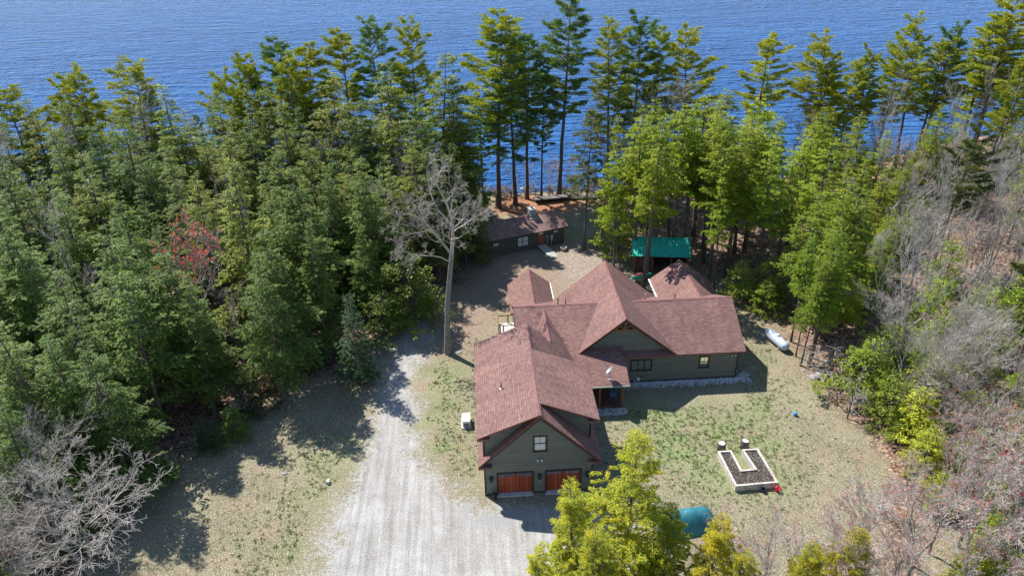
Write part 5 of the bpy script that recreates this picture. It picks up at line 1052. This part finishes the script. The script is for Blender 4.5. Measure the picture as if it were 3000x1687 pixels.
for u, v, y in ((860, 190, 104), (900, 230, 100), (780, 180, 105), (270, 260, 103), (330, 290, 98), (470, 240, 105), (1590, 200, 104), (1660, 190, 106), (1560, 240, 100), (1620, 240, 103), (1700, 200, 106), (2010, 240, 105), (2060, 250, 108), (1830, 210, 108), (700, 200, 106), (520, 400, 88), (1000, 300, 98)): top('bare', u, v, y, wide=1.1)
for u, v, y, w_, c in ((590, 200, 104, 0.9, PINEC), (120, 215, 107, 0.9, PINEC), (720, 150, 104, 1, PINEC), (1290, 90, 105, 1, PINED), (2085, 160, 110, 1, PINEC), (2150, 170, 111, 1, PINEC), (2370, 120, 113, 1.1, PINEC), (2530, 100, 117, 1.1, PINEC), (2555, 180, 105, 1, PINED)): top('pine', u, v, y, wide=w_, col=jc(c))
# ---- fill the woods
def inside(x, y, poly): return float(seg_dist(np.array([x]), np.array([y]), poly)[0])
def free(x, y, dmin):
    if 54 < y < 65.5 and abs(x-(-31.5*y/66-0.5)) < 3.4: return False
    if y < 34 and x < -24: return False
    return all((t['x']-x)**2+(t['y']-y)**2 > dmin**2 for t in TREES if t['kind'] not in ('bush',))
def visible(x, y, H):
    for z in (0, H):
        d = np.array([x, y, z])-CAM; f = d@FW; u = 1500+F_PX*(d@RT)/f; v = 843.5-F_PX*(d@UP)/f
        if f > 0 and -150 < u < 3150 and -50 < v < 1800: return True
    return False
WOOD_L = [(-37, 25), (-29, 42), (-27.5, 50), (-24, 58), (-18, 63.5), (-13.5, 65.5), (-13.5, 73), (-7, 79), (-2, 84), (-1, 93), (-0.5, 107), (-200, 107), (-200, 25)]
cnt = 0
for _ in range(2600):
    x, y = rng.uniform(-95, 0), rng.uniform(36, 107)
    H = rng.uniform(15, 21) if y > 60 else rng.uniform(11, 17)
    if inside(x, y, WOOD_L) < 0.5 or not free(x, y, 3.2 if y > 86 else 3.6) or not visible(x, y, H): continue
    if y > shore_y(x)-3: continue
    k = rng.random()
    if k < 0.7: tree('hem', x, y, H*(0.95 if y > 98 else 1), col=jc(OLIVE_D if rng.random() < 0.35 else (0.145, 0.215, 0.05)), wide=rng.uniform(0.8, 1.15))
    elif k < 0.86: tree('bare', x, y, H*0.9)
    elif k < 0.93: tree('redbare', x, y, H*0.75)
    else: tree('hemhi', x, y, H*0.95, col=jc(OLIVE))
    cnt += 1
for _ in range(300):
    x, y = rng.uniform(-60, -8), rng.uniform(40, 80); s_ = inside(x, y, WOOD_L)
    if s_ < -1.5 or s_ > 7 or not free(x, y, 2.2) or not visible(x, y, 3) or (x > -13 and y < 76): continue
    tree('young' if rng.random() < 0.6 else 'bush', x, y, rng.uniform(1.6, 4.5), col=jc((0.07, 0.12, 0.045), 0.3))
WOOD_R = [(32.5, 73), (35, 66), (36.5, 60), (37, 52), (38, 46), (42, 25), (200, 25), (200, 125), (19, 107), (18.5, 91), (29, 90), (31, 80)]
for _ in range(3500):
    x, y = rng.uniform(18, 100), rng.uniform(36, 122)
    if inside(x, y, WOOD_R) < 0.5 or y > shore_y(x)-1.5: continue
    west = x < 50+(y-80)*0.3 and y > 58
    if not visible(x, y, 14) or not free(x, y, 4.0 if west else 3.2): continue
    k = rng.random()
    if west:
        if k < 0.8: tree('hemhi' if k < 0.45 else 'hem', x, y, rng.uniform(14, 19)*(0.8 if y > 98 else 1), col=jc(YGREEN, 0.22), wide=rng.uniform(0.8, 1.05))
        else: tree('bare', x, y, rng.uniform(10, 14))
    else:
        if k < 0.44: tree('bare', x, y, rng.uniform(13, 19)*(0.75 if y < 50 else 1), wide=rng.uniform(0.6, 0.85))
        elif k < 0.6: tree('redbare', x, y, rng.uniform(10, 15)*(0.8 if y < 50 else 1), wide=0.8)
        elif k < 0.82: tree('young', x, y, rng.uniform(5, 10), col=jc(BRIGHT, 0.3), wide=rng.uniform(0.9, 1.2))
        elif k < 0.95: tree('hem', x, y, rng.uniform(10, 15), col=jc(YGREEN, 0.3), wide=0.8)
        else: tree('pine', x, y, rng.uniform(13, 18), col=jc((0.07, 0.1, 0.03)), wide=1.0)
for _ in range(120):
    x = rng.uniform(-8, 60); y = shore_y(x)-rng.uniform(0.3, 3.5)
    if free(x, y, 1.2) and visible(x, y, 2) and not (7 < x < 20 and y < 108): tree('bush', x, y, rng.uniform(1.5, 3.2))
for x, y, H in ((14, 109.3, 8), (12.2, 109.6, 7), (7, 108.8, 7)): tree('redbare', x, y, H, var=0)

# ---- labels: nearest landmark, direction and rank
LM = {'the red budding maple': OZ(425, 560, 8)[:2], 'the tall dead tree': (-3.3, 66.8), 'the lakeside cottage': (6.3, 91), 'the green roofed shed': (22.3, 83), 'the propane tank': (31, 65), 'the raised bed': (21.5, 47), 'the left edge of the lawn': (-24, 55), 'the slim dark spruce': (-11.7, 62),
      'the dead snag': (33.2, 58.5), 'the dock stack': (13, 106), 'the tallest lakeside pine': (12.8, 107.4), 'the far right lakeside pine': (82, 118), 'the bottom left bare tree': (-29.3, 40.5), 'the bottom right forked tree': (35, 33), 'the twin pale trunks': (41.3, 61.2), 'the far left lakeside pine': (-58, 104), 'the left lakeside pine pair': (-25, 106.5)}
DESC = {'nred': 'leafless red budded tree', 'nbare': 'leafless pale tree', 'hem': 'dense olive hemlock', 'hemhi': 'high-crowned green hemlock', 'pine': 'plumed green pine', 'young': 'young bushy hemlock', 'bare': 'leafless pale grey tree', 'redbare': 'leafless reddish tipped tree', 'bush': 'leafless twiggy shrub', 'cedar': 'yellow green cedar', 'spruce': 'dark spruce', 'maple': 'red budded maple', 'snag': 'dead snag', 'dead': 'dead tree'}
CAT = {'nred': 'bare tree', 'nbare': 'bare tree', 'pine': 'pine tree', 'hem': 'hemlock tree', 'hemhi': 'hemlock tree', 'cedar': 'cedar tree', 'spruce': 'spruce tree', 'young': 'young tree', 'bare': 'bare tree', 'redbare': 'bare tree', 'bush': 'shrub', 'maple': 'maple tree', 'snag': 'dead tree', 'dead': 'dead tree'}
W1_ = ['', 'first', 'second', 'third', 'fourth', 'fifth', 'sixth', 'seventh', 'eighth', 'ninth', 'tenth', 'eleventh', 'twelfth', 'thirteenth', 'fourteenth', 'fifteenth', 'sixteenth', 'seventeenth', 'eighteenth', 'nineteenth']
def ordw(i):
    i += 1
    if i == 1: return 'nearest'
    if i < 20: return W1_[i]+' nearest'
    t_, u_ = divmod(i, 10); return (['twentieth', 'thirtieth', 'fortieth', 'fiftieth'][t_-2] if u_ == 0 else ['twenty', 'thirty', 'forty', 'fifty'][t_-2]+' '+W1_[u_])+' nearest'
buck = {}
for t in TREES:
    o = t['e']; o['category'] = CAT[t['kind']]
    o['group'] = {'pine': 'pines along the lake and woods', 'hem': 'hemlocks of the woods', 'hemhi': 'hemlocks of the woods', 'young': 'young hemlocks in the undergrowth', 'bare': 'bare grey trees', 'nbare': 'bare grey trees', 'nred': 'bare trees with reddish tips', 'redbare': 'bare trees with reddish tips', 'bush': 'bare shrubs of the undergrowth', 'cedar': 'yellow green cedars in front'}.get(t['kind'], '') or 'single trees'
    if t['label']: o['label'] = t['label']; continue
    nm, q = min(LM.items(), key=lambda i: (i[1][0]-t['x'])**2+(i[1][1]-t['y'])**2); dx_, dy_ = t['x']-q[0], t['y']-q[1]
    dr_ = ('right of' if dx_ > 0 else 'left of') if abs(dx_) > abs(dy_) else ('behind' if dy_ > 0 else 'in front of')
    buck.setdefault((t['kind'], dr_, nm), []).append((dx_*dx_+dy_*dy_, t))
for (k, dr_, nm), l in buck.items():
    l.sort(key=lambda a: a[0])
    for i, (_, t) in enumerate(l): t['e']['label'] = '%s %s, the %s' % (DESC[k], dr_+' '+nm, ordw(i)) if len(l) > 1 else '%s %s' % (DESC[k], dr_+' '+nm)
print('TREES', len(TREES))
from collections import Counter
print(Counter(t['kind'] for t in TREES))
